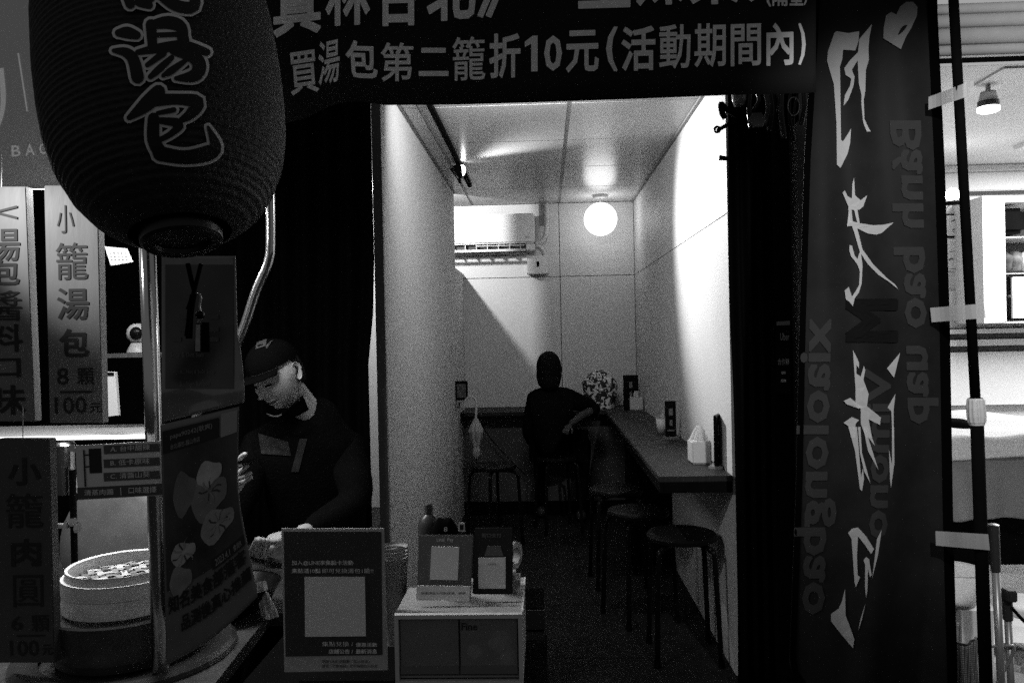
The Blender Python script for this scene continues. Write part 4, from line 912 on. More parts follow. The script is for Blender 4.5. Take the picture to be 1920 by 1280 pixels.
# ------------------------------------------------------------------ things on the wall counter
def on_counter(px, py): return onz(px, py, ZC)
t = thing('tissue_box', 'white tissue box with a tissue pulled up on the near end of the right counter', 'tissue box', on_counter(1316, 872))
c = on_counter(1314, 868); bx = .045
part('box', G().box(c.x - bx, c.x + bx, c.y - .03, c.y + .085, ZC + .001, ZC + .105), mat('tissue_carton', .66, .6), t, bevel=.006)
def ftis(u, v):
    a = u * 2 * math.pi; r_ = (.036 + .01 * math.sin(5 * a) + .004 * math.sin(11 * a)) * (1 - v) ** .6 + .002
    return c + Vector((r_ * math.cos(a) * .9, .03 + r_ * math.sin(a) * .8, .106 + .062 * v + .006 * math.sin(3 * a) * v))
part('tissue', G().sheet(ftis, 30, 10), mat('tissue_paper', .8, .8, translucent=.4), t, smooth=True)
def menu_stand(p, wd, h, rz, label):
    t = thing('menu_stand', label, 'menu stand', p, 'upright menu stands on the counters')
    M = Matrix.Translation(p) @ Matrix.Rotation(rz, 4, 'Z')
    part('card', G().box(-wd / 2, wd / 2, -.006, .006, .012, h, M), blackgl, t, bevel=.001)
    part('base', G().box(-wd / 2 - .006, wd / 2 + .006, -.03, .03, .0005, .011, M), mat('clear_base', .25, .15, spec=.8), t)
    g = G()
    for i, (a, b, cc) in enumerate(((.62, .8, .012), (.35, .5, .009), (.2, .24, .02))): g.add([M @ Vector((-cc, -.0068, h * a)), M @ Vector((cc, -.0068, h * a)), M @ Vector((cc, -.0068, h * b)), M @ Vector((-cc, -.0068, h * b))], [(0, 1, 2, 3)])
    part('card_print', g, mat('menu_print', .18, .5), t)
    return t
menu_stand(on_counter(1344, 877) + Vector((.008, .02, 0)), .10, .235, R(68), 'black menu stand seen edge-on beside the tissue box')
menu_stand(on_counter(1258, 822), .062, .215, R(12), 'black menu stand beside the white cup, halfway along the right counter')
t = thing('white_cup', 'white paper cup with napkins behind the middle menu stand', 'cup', on_counter(1243, 818))
c = on_counter(1241, 812)
part('cup', G().lathe([(.001, .001), (.028, .001), (.034, .088), (.032, .088), (.027, .005), (.001, .004)], c, 28), mat('cup_white', .7, .5), t, smooth=True)
part('napkin', G().slab([c + Vector((-.012, 0, .06)), c + Vector((.016, .01, .06)), c + Vector((.012, .01, .13)), c + Vector((-.004, 0, .125))], (0, .003, 0)), paper, t)
menu_stand(on_counter(1186, 768) + Vector((0, .1, 0)), .12, .27, R(-8), 'dark framed card at the far corner of the counters')
t = thing('napkin_holder', 'small white box with napkins at the far end of the right counter', 'napkin box', on_counter(1194, 773))
c = on_counter(1193, 768)
part('box', G().box(c.x - .05, c.x + .05, c.y - .03, c.y + .05, ZC + .001, ZC + .10), mat('tissue_carton', .66), t, bevel=.004)
part('napkin', G().sheet(lambda u, v: c + Vector((-.02 + .05 * u, .01 + .02 * math.sin(u * 7), .10 + .05 * v * (1 - (u - .5) ** 2 * 2))), 10, 4), paper, t)
solo('sauce_jar', G().box(c.x - .10, c.x - .055, c.y - .02, c.y + .03, ZC + .001, ZC + .085), blackgl, 'dark little jar left of the far napkin box', 'jar', bevel=.008)
# patterned bag
bagc = on_counter(1122, 765) + Vector((0, .0, 0)); bagc = Vector((at(1124, 760, 6.5).x, 6.5, ZC))
m = bpy.data.materials.new('leopard_cloth'); m.use_nodes = True; nt = m.node_tree; b = nt.nodes['Principled BSDF']; b.inputs['Roughness'].default_value = .8
tc = nt.nodes.new('ShaderNodeTexCoord'); vo = nt.nodes.new('ShaderNodeTexNoise'); vo.inputs['Scale'].default_value = 26; vo.inputs['Detail'].default_value = 1.5; vo.inputs['Distortion'].default_value = 1.2
rp = nt.nodes.new('ShaderNodeValToRGB'); rp.color_ramp.elements[0].position = .50; rp.color_ramp.elements[1].position = .54
rp.color_ramp.elements[0].color = (.012, .012, .012, 1); rp.color_ramp.elements[1].color = (.75, .75, .75, 1)
nt.links.new(tc.outputs['Object'], vo.inputs['Vector']); nt.links.new(vo.outputs['Fac'], rp.inputs[0]); nt.links.new(rp.outputs[0], b.inputs['Base Color'])
def fb(u, v):
    a = u * 2 * math.pi; h = .30
    r_ = (.135 + .012 * math.sin(3 * a + 4 * v) + .006 * math.sin(7 * a - 3 * v)) * (math.sin(min(1, (1 - v) * 2.6 + .10) * math.pi / 2)) ** .8 * (.86 + .3 * v if v < .5 else 1.01)
    return bagc + Vector((r_ * math.cos(a), r_ * .62 * math.sin(a), .001 + h * v + .014 * math.sin(2 * a) * v))
solo('patterned_bag', G().sheet(fb, 40, 24), m, 'black and white patterned cloth bag slumped on the back counter', 'bag', smooth=True)

# umbrella, wall caddy on the left partition
t = thing('wall_caddy', 'dark leaflet holder on the left partition above the umbrella', 'leaflet holder', at(883, 752, 6.0))
k0, k1 = at(872, 750, 6.0), at(894, 714, 6.0)
part('case', G().box(XL + .001, XL + .09, 6.0, 6.06, k0.z, k1.z), black, t)
part('leaflet', G().box(XL + .012, XL + .08, 5.994, 5.9995, k0.z + .02, k1.z - .02), mat('leaflet_dark', .07, .5, noise=.6, nscale=60), t)
t = thing('umbrella', 'folded pale umbrella hanging by its white crook handle at the left partition', 'umbrella', at(890, 860, 5.95))
U = 5.95
part('handle', G().tube(smooth_path([at(871, 762, U), at(873, 750, U), at(883, 743, U), at(892, 750, U), at(893, 768, U), at(892, 785, U)], 6), .009, 12), mat('umbrella_handle', .6, .35), t, smooth=True)
uc = at(892, 784, U)
def fum(u, v):
    a = u * 2 * math.pi; r_ = lin([(0, .012), (.12, .030), (.3, .052), (.55, .032), (.72, .018), (.78, .024), (.9, .026), (1, .010)], v) * (1 + .16 * math.sin(8 * a))
    return uc + Vector((r_ * math.cos(a), r_ * math.sin(a), -.30 * v))
part('canopy', G().sheet(fum, 48, 24), mat('umbrella_cloth', .38, .6), t, smooth=True)
part('tip', G().tube([uc + Vector((0, 0, -.3)), uc + Vector((0, 0, -.35))], .004), black, t)
solo('wall_hook', G().tube(smooth_path([(XL + .001, U, uc.z + .09), (XL + .03, U, uc.z + .085), (XL + .035, U, uc.z + .12)]), .004, 8), blackgl, 'small hook on the left partition holding the umbrella', 'hook')
solo('power_cord', G().tube(smooth_path([at(898, 785, 6.4), at(915, 815, 6.4), at(945, 850, 6.4), at(985, 890, 6.4)]), .004, 6), black, 'thin black cord drooping across the panel under the back counter', 'cord')

# ------------------------------------------------------------------ clutter over the right curtain
t = thing('clothes_clip', 'dark clip sticking out over the doorway under the banner, uppermost', 'clip', at(1352, 200, 3.18), 'clips on the curtain rail')
part('jaw', G().tube(smooth_path([at(1380, 215, 3.18), at(1362, 205, 3.18), at(1352, 195, 3.18), at(1354, 212, 3.18), at(1360, 222, 3.18)]), .011, 10), black, t, smooth=True)
t = thing('clothes_clip', 'dark clip with a loop poking left over the lit wall, second from top', 'clip', at(1345, 243, 3.18), 'clips on the curtain rail')
part('arm', G().tube([at(1378, 226, 3.18), at(1345, 245, 3.18)], .008, 10), black, t, smooth=True)
part('loop', G().tube([at(1345, 243, 3.18) + Vector((.011 * math.cos(a), 0, .011 * math.sin(a))) for a in [k * math.pi / 6 for k in range(13)]], .005, 8, False), blackgl, t, smooth=True)
t = thing('clothes_clip', 'lowest dark clip, a short stub left of the curtain edge', 'clip', at(1352, 296, 3.18), 'clips on the curtain rail')
part('arm', G().tube([at(1372, 298, 3.18), at(1349, 296, 3.18)], [.007, .011], 12), black, t, smooth=True)
t = thing('clear_cup', 'clear plastic cup hanging upside down under the banner by the curtain', 'cup', at(1385, 180, 3.1))
part('cup', G().lathe([(.030, .05), (.027, .0), (.020, -.022), (.001, -.026)], at(1386, 188, 3.1), 28), mat('cup_film', .22, .12, spec=.9), t, smooth=True)
t = thing('utensil_bundle', 'dark bundle of hanging utensils and ribbons above the right curtain', 'utensils', at(1450, 260, 3.1))
rl = random.Random(3)
part('rail', G().tube([at(1368, 168, 3.12), at(1520, 166, 3.12)], .008), blackgl, t)
for k in range(9):
    x = 1408 + k * 12 + rl.uniform(-3, 3); ln = rl.uniform(40, 100)
    part('strap', G().tube(smooth_path([at(x, 168, 3.1), at(x + rl.uniform(-8, 8), 168 + ln / 2, 3.09), at(x + rl.uniform(-12, 12), 168 + ln, 3.1)]), rl.uniform(.006, .013), 8), mat('strap_%d' % (k % 3), (.008, .02, .05)[k % 3], .35), t, smooth=True)
part('paddle', G().lathe([(.001, .004), (.03, .003), (.034, 0), (.03, -.003)], at(1420, 225, 3.07), 6, Matrix.Rotation(R(80), 3, 'X')), mat('paddle_grey', .06, .3), t)
part('ring', G().tube([at(1488, 200, 3.08) + Vector((.022 * math.cos(a), 0, .035 * math.sin(a))) for a in [k * math.pi / 8 for k in range(17)]], .002, 6, False), steel_dull, t)
part('box', G().box(at(1458, 0, 3.1).x, at(1492, 0, 3.1).x, 3.09, 3.14, at(0, 275, 3.1).z, at(0, 225, 3.1).z), black, t)
# delivery sticker on the pillar
t = thing('delivery_sticker', 'small black Uber sticker sign on the dark pillar beside the flag', 'sign', at(1468, 740, 3.2))
f = plane(3.2)
part('plate', G().slab([at(1455, 734, 3.2), at(1482, 738, 3.2), at(1481, 600, 3.2), at(1455, 604, 3.2)], (0, .01, 0)), blackgl, t)
part('top_band', G().slab([at(1456, 610, 3.198), at(1481, 609, 3.198), at(1481, 601, 3.198), at(1456, 603, 3.198)], (0, .001, 0)), mat('band_grey', .16, .5), t)
g = G(); put(g, 'Uber', rq(1463, 624, 1480, 638), plane(3.197), .01); put(g, '合作夥', rq(1458, 672, 1480, 684), plane(3.197), .01); put(g, '二', rq(1464, 696, 1474, 716), plane(3.197), .06)
part('lettering', g, mat('sticker_print', .22, .5), t)

# ------------------------------------------------------------------ bright salon next door
sal = mat('salon_white', .78, .55, noise=.02)
YS2, XS0, XS1 = 6.4, 1.601, 5.2
struct('salon_floor', G().box(XS0, XS1, 3.0, YS2 + .1, -.015, .004), mat('salon_floor_white', .72, .35, noise=.05))
struct('salon_wall_back', G().box(XS0, XS1, YS2, YS2 + .1, 0, 3.1), sal)
struct('salon_wall_right', G().box(XS1, XS1 + .1, 3.2, YS2, 0, 3.1), sal)
struct('salon_wall_left', G().box(XS0 + .001, XS0 + .02, 3.4, YS2 - .001, .005, 2.69), sal)
HS = 2.70
struct('salon_ceiling', G().box(XS0, XS1, 3.62, YS2, HS, HS + .1), sal)
t = thing('shutter_box', 'grey ribbed roller shutter box over the bright salon front', 'shutter box', (3.2, 3.4, 2.5))
lam = mat('shutter_metal', .70, .5, noise=.1)
sh = [(4, 2.93, .045), (42, 2.85, .055), (78, 2.78, .05)]
zz = [at(1850, y, 3.3).z for y in (2, 22, 48, 80, 100)]
for i in range(4): part('slat', G().tube([(XS0, 3.32, (zz[i] + zz[i + 1]) / 2), (XS1, 3.32, (zz[i] + zz[i + 1]) / 2)], (zz[i] - zz[i + 1]) / 2 * .98, 16), lam, t, smooth=True)
part('guide_rail', G().box(XS0, XS1, 3.30, 3.34, at(1850, 116, 3.3).z, at(1850, 107, 3.3).z), black, t)
part('rail_edge', G().box(XS0, XS1, 3.29, 3.2995, at(1850, 122, 3.29).z, at(1850, 117, 3.29).z), white, t)
part('hood', G().box(XS0, XS1, 3.36, 3.61, 2.62, 3.2), sal, t)
# cornice
t = thing('cornice', 'stepped white cornice along the salon back wall', 'cornice', (3, YS2, HS))
part('upper_band', G().box(XS0 + .03, XS1, YS2 - .10, YS2 - .001, HS - .05, HS - .001), sal, t, bevel=.01)
part('lower_band', G().box(XS0 + .03, XS1, YS2 - .05, YS2 - .001, HS - .20, HS - .051), sal, t, bevel=.008)
part('dark_groove', G().box(XS0 + .03, XS1, YS2 - .052, YS2 - .001, HS - .222, HS - .201), ink, t)
# spotlight on the ceiling
t = thing('salon_spotlight', 'white cylindrical spotlight with a dark band on the salon ceiling', 'spotlight', at(1853, 205, 4.3))
part('plate', G().box(at(1848, 0, 4.1).x, at(1897, 0, 4.1).x, 3.95, 4.25, HS - .01, HS - .001), mat('plate_white', .85), t)
sc_ = at(1853, 190, 4.2)
part('stem', G().tube([Vector((sc_.x, sc_.y, HS - .01)), sc_ + Vector((0, 0, .03))], .012), white, t)
part('body', G().lathe([(.001, .05), (.035, .048), (.045, .01), (.046, .0)], sc_, 28), white, t, smooth=True)
part('band', G().lathe([(.0485, .0), (.050, -.001), (.050, -.030), (.0485, -.031)], sc_, 28), mat('band_dark', .05), t)
part('lens', G().lathe([(.052, -.032), (.052, -.05), (.04, -.056), (.001, -.058)], sc_, 28), mat('salon_lens', .9, emit=8), t, smooth=True)
t = thing('salon_lamp', 'bright clip lamp glaring beside the flag edge in the salon', 'lamp', at(1786, 380, 5.6))
lc_ = at(1786, 365, 5.6)
part('bulb', G().lathe([(max(.001, .045 * math.sin(math.pi * k / 12)), -.045 * math.cos(math.pi * k / 12)) for k in range(13)], lc_, 24), mat('salon_bulb', .9, emit=30), t, smooth=True)
part('shade', G().lathe([(.001, -.06), (.05, -.058), (.055, -.045), (.03, -.03)], lc_ + Vector((0, 0, -.01)), 24), black, t)
part('stem', G().tube([lc_ + Vector((0, 0, -.06)), lc_ + Vector((0, .2, -.1)), Vector((lc_.x, YS2 - .06, lc_.z - .05))], .006), white, t)
ld = bpy.data.lights.new('salon_panel_light', 'AREA'); ld.shape = 'RECTANGLE'; ld.size = 1.6; ld.size_y = 1.6; ld.energy = 165
t = thing('salon_panel_lamp', 'square ceiling panel lamp inside the salon beyond the photo edge', 'lamp', (4.1, 4.9, HS))
part('panel', G().box(3.3, 4.9, 4.1, 5.7, HS - .03, HS - .001), mat('panel_white', .9), t)
lo = bpy.data.objects.new('salon_panel_light', ld); C.objects.link(lo); lo.parent = t; lo.location = (0, 0, -.035)
# posters, cabinet, drawers
YP = YS2 - .003
def face_poster(x0, x1, y0, y1, label, frame, kindp):
    t = thing('beauty_poster', label, 'poster', at((x0 + x1) / 2, y1, YP), 'face posters in the salon')
    if frame: part('frame', G().slab([at(x0 - 3, y1 + 3, YP - .02), at(x1 + 3, y1 + 3, YP - .02), at(x1 + 3, y0 - 3, YP - .02), at(x0 - 3, y0 - 3, YP - .02)], (0, .02, 0)), black, t)
    part('sheet', G().slab([at(x0, y1, YP - .022), at(x1, y1, YP - .022), at(x1, y0, YP - .022), at(x0, y0, YP - .022)], (0, .004, 0)), mat('poster_skin', .80, .4), t)
    g = G(); f = plane(YP - .024)
    if kindp == 'eye':
        stroke(g, [(1784, y0 + 12, 1), (1794, y0 + 7, 4), (1806, y0 + 10, 2)], f); stroke(g, [(1786, y0 + 28, 1.5), (1794, y0 + 24, 3), (1804, y0 + 27, 2)], f)
        stroke(g, [(1787, y0 + 30, 1), (1794, y0 + 33, 1.5), (1804, y0 + 30, 1)], f); stroke(g, [(1793, y0 + 28, 5), (1798, y0 + 28, 5)], f)
    elif kindp == 'side':
        stroke(g, [(1779, y0 + 40, 3), (1784, y0 + 37, 3), (1789, y0 + 40, 1)], f); stroke(g, [(1780, y0 + 24, 1), (1790, y0 + 23, 1)], f); stroke(g, [(1780, y0 + 56, 1), (1800, y0 + 56, 1)], f)
    else:
        stroke(g, [(1792, y0 + 14, 2), (1797, y0 + 17, 3), (1806, y0 + 15, 1)], f); stroke(g, [(1790, y0 + 38, 1), (1800, y0 + 36, 2), (1810, y0 + 38, 1)], f)
    part('print', g, mat('poster_print_grey', .08, .5), t)
face_poster(1740, 1824, 404, 442, 'black framed poster of an eye and eyebrow, uppermost beside the flag', True, 'eye')
face_poster(1740, 1824, 448, 508, 'unframed poster with the corner of an eye, below the framed one', False, 'side')
face_poster(1740, 1824, 545, 592, 'lowest face poster showing a nose behind the middle tape strip', False, 'nose')
t = thing('wall_cabinet', 'white wall cabinet with dark open shelves at the right photo edge', 'cabinet', at(1900, 605, 6.1))
YC_ = 6.1; f0 = lambda x, y: at(x, y, YC_)
def cb(x0, y0, x1, y1, ya, yb, m, name, bev=0):
    a, b_2 = at(x0, y1, YC_), at(x1, y0, YC_); return part(name, G().box(a.x, b_2.x, ya, yb, a.z, b_2.z), m, t, bevel=bev)
cb(1829, 372, 1866, 606, YC_ - .12, YS2 - .001, sal, 'side_panel')
cb(1866.5, 376, 2120, 384, YC_ - .12, YS2 - .001, sal, 'top_panel'); cb(1866.5, 443, 2120, 448, YC_ - .12, YS2 - .001, sal, 'shelf'); cb(1866.5, 510, 2120, 515, YC_ - .12, YS2 - .001, sal, 'shelf')
cb(1866.5, 598, 2120, 606, YC_ - .12, YS2 - .001, sal, 'bottom_panel'); cb(1882, 516, 2119, 597, YC_ - .12, YC_ - .10, sal, 'door')
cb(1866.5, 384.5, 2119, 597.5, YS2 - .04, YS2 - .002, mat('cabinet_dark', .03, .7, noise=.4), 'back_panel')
part('knob', G().lathe([(.001, .02), (.010, .018), (.012, .008), (.006, .0)], at(1891, 556, YC_ - .122), 16, Matrix.Rotation(R(90), 3, 'X')), ink, t, smooth=True)
rl = random.Random(5)
for k in range(3):
    c_ = at(1884 + k * 20, 490, YC_); t2 = G()
    def fbun(u, v, c_=c_, k=k):
        a = u * 2 * math.pi; b = (v - .5) * math.pi; r_ = .075 * (1 + .15 * math.sin(3 * a + k) * math.cos(b) + .1 * math.sin(5 * b + k))
        return c_ + Vector((r_ * math.cos(b) * math.cos(a), r_ * math.cos(b) * math.sin(a) * .8, r_ * math.sin(b) * .9))
    solo('folded_cloth', G().sheet(fbun, 20, 14), mat('cloth_grey_%d' % k, (.05, .10, .45)[k], .9, noise=.6, nscale=20), ('dark bundled cloth leftmost on the middle cabinet shelf', 'mid grey bundled cloth on the middle cabinet shelf', 'pale bundled cloth on the middle cabinet shelf near the photo edge')[k], 'cloth', 'cloths in the salon cabinet', smooth=True)
a = at(1868, 440, YC_); solo('black_handbag', G().box(a.x, a.x + .19, YC_ - .06, YC_ + .18, a.z, a.z + .19), black, 'black handbag filling the top shelf of the cabinet', 'bag', bevel=.03)
t = thing('drawer_front_rows', 'white panelled drawers below the salon wall cabinet', 'drawers', at(1850, 655, YS2 - .05))
for i, (y0, y1) in enumerate(((609, 627), (629, 650), (652.5, 760))):
    a, b_ = at(1740, y1, YS2 - .05), at(2200, y0, YS2 - .05); part('drawer', G().box(a.x, b_.x, YS2 - .05 - .02, YS2 - .03, a.z, b_.z), sal, t)
a, b_ = at(1740, 760, YS2 - .04), at(2200, 607, YS2 - .04); part('carcass', G().box(a.x, b_.x, YS2 - .029, YS2 - .002, a.z, b_.z), ink, t)
# treatment bed
t = thing('treatment_bed', 'salon treatment bed draped with a grey sheet and a white fluffy towel', 'bed', (3.2, 4.9, 0))
bz = at(1850, 862, 4.3).z
part('mattress', G().box(2.02, 4.3, 4.42, 5.35, bz - .12, bz + .05), mat('mattress_grey', .3), t, bevel=.03)
def fto(u, v):
    x = 1.98 + 2.3 * u; s_ = v * 1.25
    y, z = (4.34, bz + .0 + s_ * .55) if s_ < .18 else (4.34 + (s_ - .18) * .95, bz + .10)
    wv = .010 * math.sin(x * 7 + y * 4) + .004 * math.sin(x * 17 + y * 9)
    return Vector((x, y + (wv if s_ < .2 else 0), z + (wv * 1.2 if s_ >= .15 else .01 * math.sin(x * 8)) + .05 * math.exp(-((x - 2.75) / .3) ** 2) * (s_ >= .15)))
part('towel', shell(fto, 120, 50, (0, .004, .004)), mat('towel_white', .62, .95, noise=.12, nscale=60, bump=.8, bscale=220), t, smooth=True)
zb_ = at(1850, 978, 4.3).z
def fdrp(u, v):
    x = 1.98 + 2.3 * u; z = bz + .02 - (bz + .02 - zb_) * v
    return Vector((x, 4.375 - .02 * v + (.028 * math.sin(x * 13 + 1.5 * math.sin(v * 2)) + .014 * math.sin(x * 31)) * (.2 + v), z))
part('sheet', shell(fdrp, 130, 20, (0, .003, 0)), mat('sheet_grey', .17, .75, noise=.1), t, smooth=True)
for (x, y) in ((2.1, 4.55), (4.1, 4.55), (2.1, 5.2), (4.1, 5.2)): part('leg', G().box(x - .03, x + .03, y - .03, y + .03, .005, bz - .121), black, t)
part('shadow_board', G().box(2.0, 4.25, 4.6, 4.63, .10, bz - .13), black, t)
def fshoe(u, v):
    a = u * 2 * math.pi; L_ = -.09 + .2 * v; w_ = lin([(0, .02), (.1, .036), (.6, .04), (.85, .032), (1, .004)], v)
    c_ = at(1790, 800, 4.28); return c_ + Vector((L_, w_ * math.cos(a), w_ * math.sin(a) * (.9 if math.sin(a) > 0 else .45) + .02 * (1 - v)))
solo('black_slipper', G().sheet(fshoe, 24, 16), black, 'dark pointed slipper resting on the edge of the white towel', 'slipper', smooth=True)
# trolley, chair, basket
t = thing('folding_trolley', 'folding trolley with two black grips and pale metal tubes at lower right', 'trolley', at(1888, 1420, 2.9))
YT_ = 2.9; tub = mat('trolley_tube', .36, .35, .5)
part('grip', G().tube([at(1863, 984, YT_), at(1867, 1070, YT_)], [.0185, .0165], 20), mat('grip_rubber', .03, .5), t)
part('grip_cap', G().lathe([(.001, .004), (.012, .003), (.018, .0)], at(1863, 983, YT_), 20), steel_dull, t, smooth=True)
part('tube', G().tube([at(1867, 1071, YT_), at(1885, 1440, YT_)], .0135, 18), tub, t, smooth=True)
part('grip', G().tube([at(1888, 1112, YT_ + .02), at(1890, 1161, YT_ + .02)], [.0175, .0165], 18), mat('grip_rubber', .03), t)
part('clamp', G().box(at(1866, 0, YT_).x, at(1884, 0, YT_).x, YT_ - .02, YT_ + .03, at(0, 1140, YT_).z, at(0, 1120, YT_).z), mat('grip_rubber', .03), t, bevel=.004)
part('tube', G().tube([at(1890, 1162, YT_ + .02), at(1904, 1440, YT_ + .02)], .0125, 18), tub, t, smooth=True)
part('wire_frame', G().tube(smooth_path([at(1838, 1212, YT_), at(1890, 1210, YT_), at(1900, 1213, YT_), at(1896, 1232, YT_), at(1868, 1285, YT_), at(1860, 1330, YT_)]), .006, 10), tub, t, smooth=True)
part('cable', G().tube(smooth_path([at(1897, 1138, YT_), at(1907, 1150, YT_), at(1925, 1168, YT_), at(1950, 1185, YT_)]), .006, 8), black, t, smooth=True)
t = thing('clear_tub', 'translucent plastic tub between the flag and its pole', 'tub', at(1800, 1130, 3.4))
c_ = at(1800, 1128, 3.4)
part('tub', G().lathe([(.001, .0), (.085, .0), (.12, .14), (.123, .142), (.118, .138)], c_ + Vector((-.03, 0, 0)), 36), mat('tub_film', .62, .25, spec=.6, translucent=.5), t, smooth=True)
part('contents', G().lathe([(.001, .07), (.06, .06), (.085, .02), (.07, .005)], c_ + Vector((-.03, 0, 0)), 20), mat('tub_content', .35, .8, noise=.6), t, smooth=True)
t = thing('salon_stool', 'white oval salon stool seat at the right photo edge', 'stool', (at(1925, 1140, 3.5).x, 3.5, 0))
c_ = at(1932, 1140, 3.5)
part('seat', G().lathe([(.001, .03), (.12, .028), (.15, .01), (.14, -.01), (.001, -.012)], c_, 36), mat('seat_white', .62, .3), t, smooth=True)
part('column', G().tube([c_, Vector((c_.x, c_.y, .05))], .02), steel, t); part('base', G().lathe([(.001, .05), (.15, .03), (.16, .005)], (c_.x, c_.y, 0), 24), steel, t)
solo('side_table', G().box(at(1760, 0, 3.4).x, at(1818, 0, 3.4).x, 3.3, 3.55, .005, at(1800, 1129, 3.4).z), mat('table_white', .7, .4), 'low white stand carrying the translucent tub', 'stand')
t = thing('checked_bag', 'pale checked woven bag standing behind the flag pole', 'bag', (at(1815, 1280, 2.8).x, 2.8, 0))
m = bpy.data.materials.new('checked_weave'); m.use_nodes = True; nt = m.node_tree; b = nt.nodes['Principled BSDF']; b.inputs['Roughness'].default_value = .8
tc = nt.nodes.new('ShaderNodeTexCoord'); br = nt.nodes.new('ShaderNodeTexBrick'); br.offset = 0; br.inputs['Scale'].default_value = 70; br.inputs['Brick Width'].default_value = .5; br.inputs['Row Height'].default_value = .5; br.inputs['Mortar Size'].default_value = .09
br.inputs['Color1'].default_value = (.45, .45, .45, 1); br.inputs['Color2'].default_value = (.32, .32, .32, 1); br.inputs['Mortar'].default_value = (.08, .08, .08, 1)
mp = nt.nodes.new('ShaderNodeMapping'); mp.inputs['Rotation'].default_value = (R(90), 0, 0); nt.links.new(tc.outputs['Object'], mp.inputs[0]); nt.links.new(mp.outputs[0], br.inputs['Vector']); nt.links.new(br.outputs['Color'], b.inputs['Base Color'])
def fck(u, v):
    a_ = at(1788, 1330, 2.8); b_2 = at(1836, 1330, 2.8); top = at(1800, 1200 + 5 * math.sin(u * 6), 2.8).z
    return Vector((a_.x + (b_2.x - a_.x) * u, 2.8 - .03 * math.sin(u * math.pi) + .006 * math.sin(u * 20 + v * 9), .005 + (top - .005) * v))
part('front', shell(fck, 30, 20, (0, .004, 0)), m, t, smooth=True); part('back', shell(lambda u, v: fck(u, v) + Vector((0, .12 + .05 * math.sin(u * math.pi), .012)), 30, 20, (0, .004, 0)), m, t, smooth=True)
part('rim', G().tube([fck(k / 10, 1) + Vector((0, .002, .003)) for k in range(11)], .004, 8), mat('rim_dark', .06), t)

# ------------------------------------------------------------------ people
def skin_mesh(nodes, edges, sub=2):
    """nodes: name -> (point, radius or (rx, ry)); returns a G grown as one continuous surface"""
    me = bpy.data.meshes.new('s'); keys = list(nodes); idx = {k: i for i, k in enumerate(keys)}
    me.from_pydata([tuple(nodes[k][0]) for k in keys], [(idx[a], idx[b]) for a, b in edges], []); me.update()
    ob = bpy.data.objects.new('s', me); C.objects.link(ob)
    ob.modifiers.new('k', 'SKIN'); sv = me.skin_vertices[0].data
    for i, k in enumerate(keys):
        r_ = nodes[k][1]; sv[i].radius = r_ if isinstance(r_, tuple) else (r_, r_); sv[i].use_root = (i == 0)
    if sub: s_ = ob.modifiers.new('d', 'SUBSURF'); s_.levels = sub; s_.render_levels = sub
    dg = bpy.context.evaluated_depsgraph_get(); dg.update(); out = bpy.data.meshes.new_from_object(ob.evaluated_get(dg))
    g = G(); g.add([v.co.copy() for v in out.vertices], [tuple(p.vertices) for p in out.polygons])
    bpy.data.objects.remove(ob); bpy.data.meshes.remove(out); return g
def hand_chains(g, palm_wrist, palm_end, side, up, fingers, thumb, s=1.0):
    """palm plus five separate finger chains; side: across the palm, fingers: list of point lists"""
    mid = (palm_wrist + palm_end) / 2
    nodes = {'w': (palm_wrist, (.021 * s, .017 * s)), 'm': (mid, (.034 * s, .015 * s)), 'e': (palm_end, (.034 * s, .013 * s))}
    q = skin_mesh(nodes, [('w', 'm'), ('m', 'e')], 2); g.add(q.v, q.f)
    for f_, rr in [(f, .0082 * s) for f in fingers] + [(thumb, .0095 * s)]:
        nd = {str(i): (p, rr * (1 - .09 * i)) for i, p in enumerate(f_)}
        q = skin_mesh(nd, [(str(i), str(i + 1)) for i in range(len(f_) - 1)], 2); g.add(q.v, q.f)
    return g

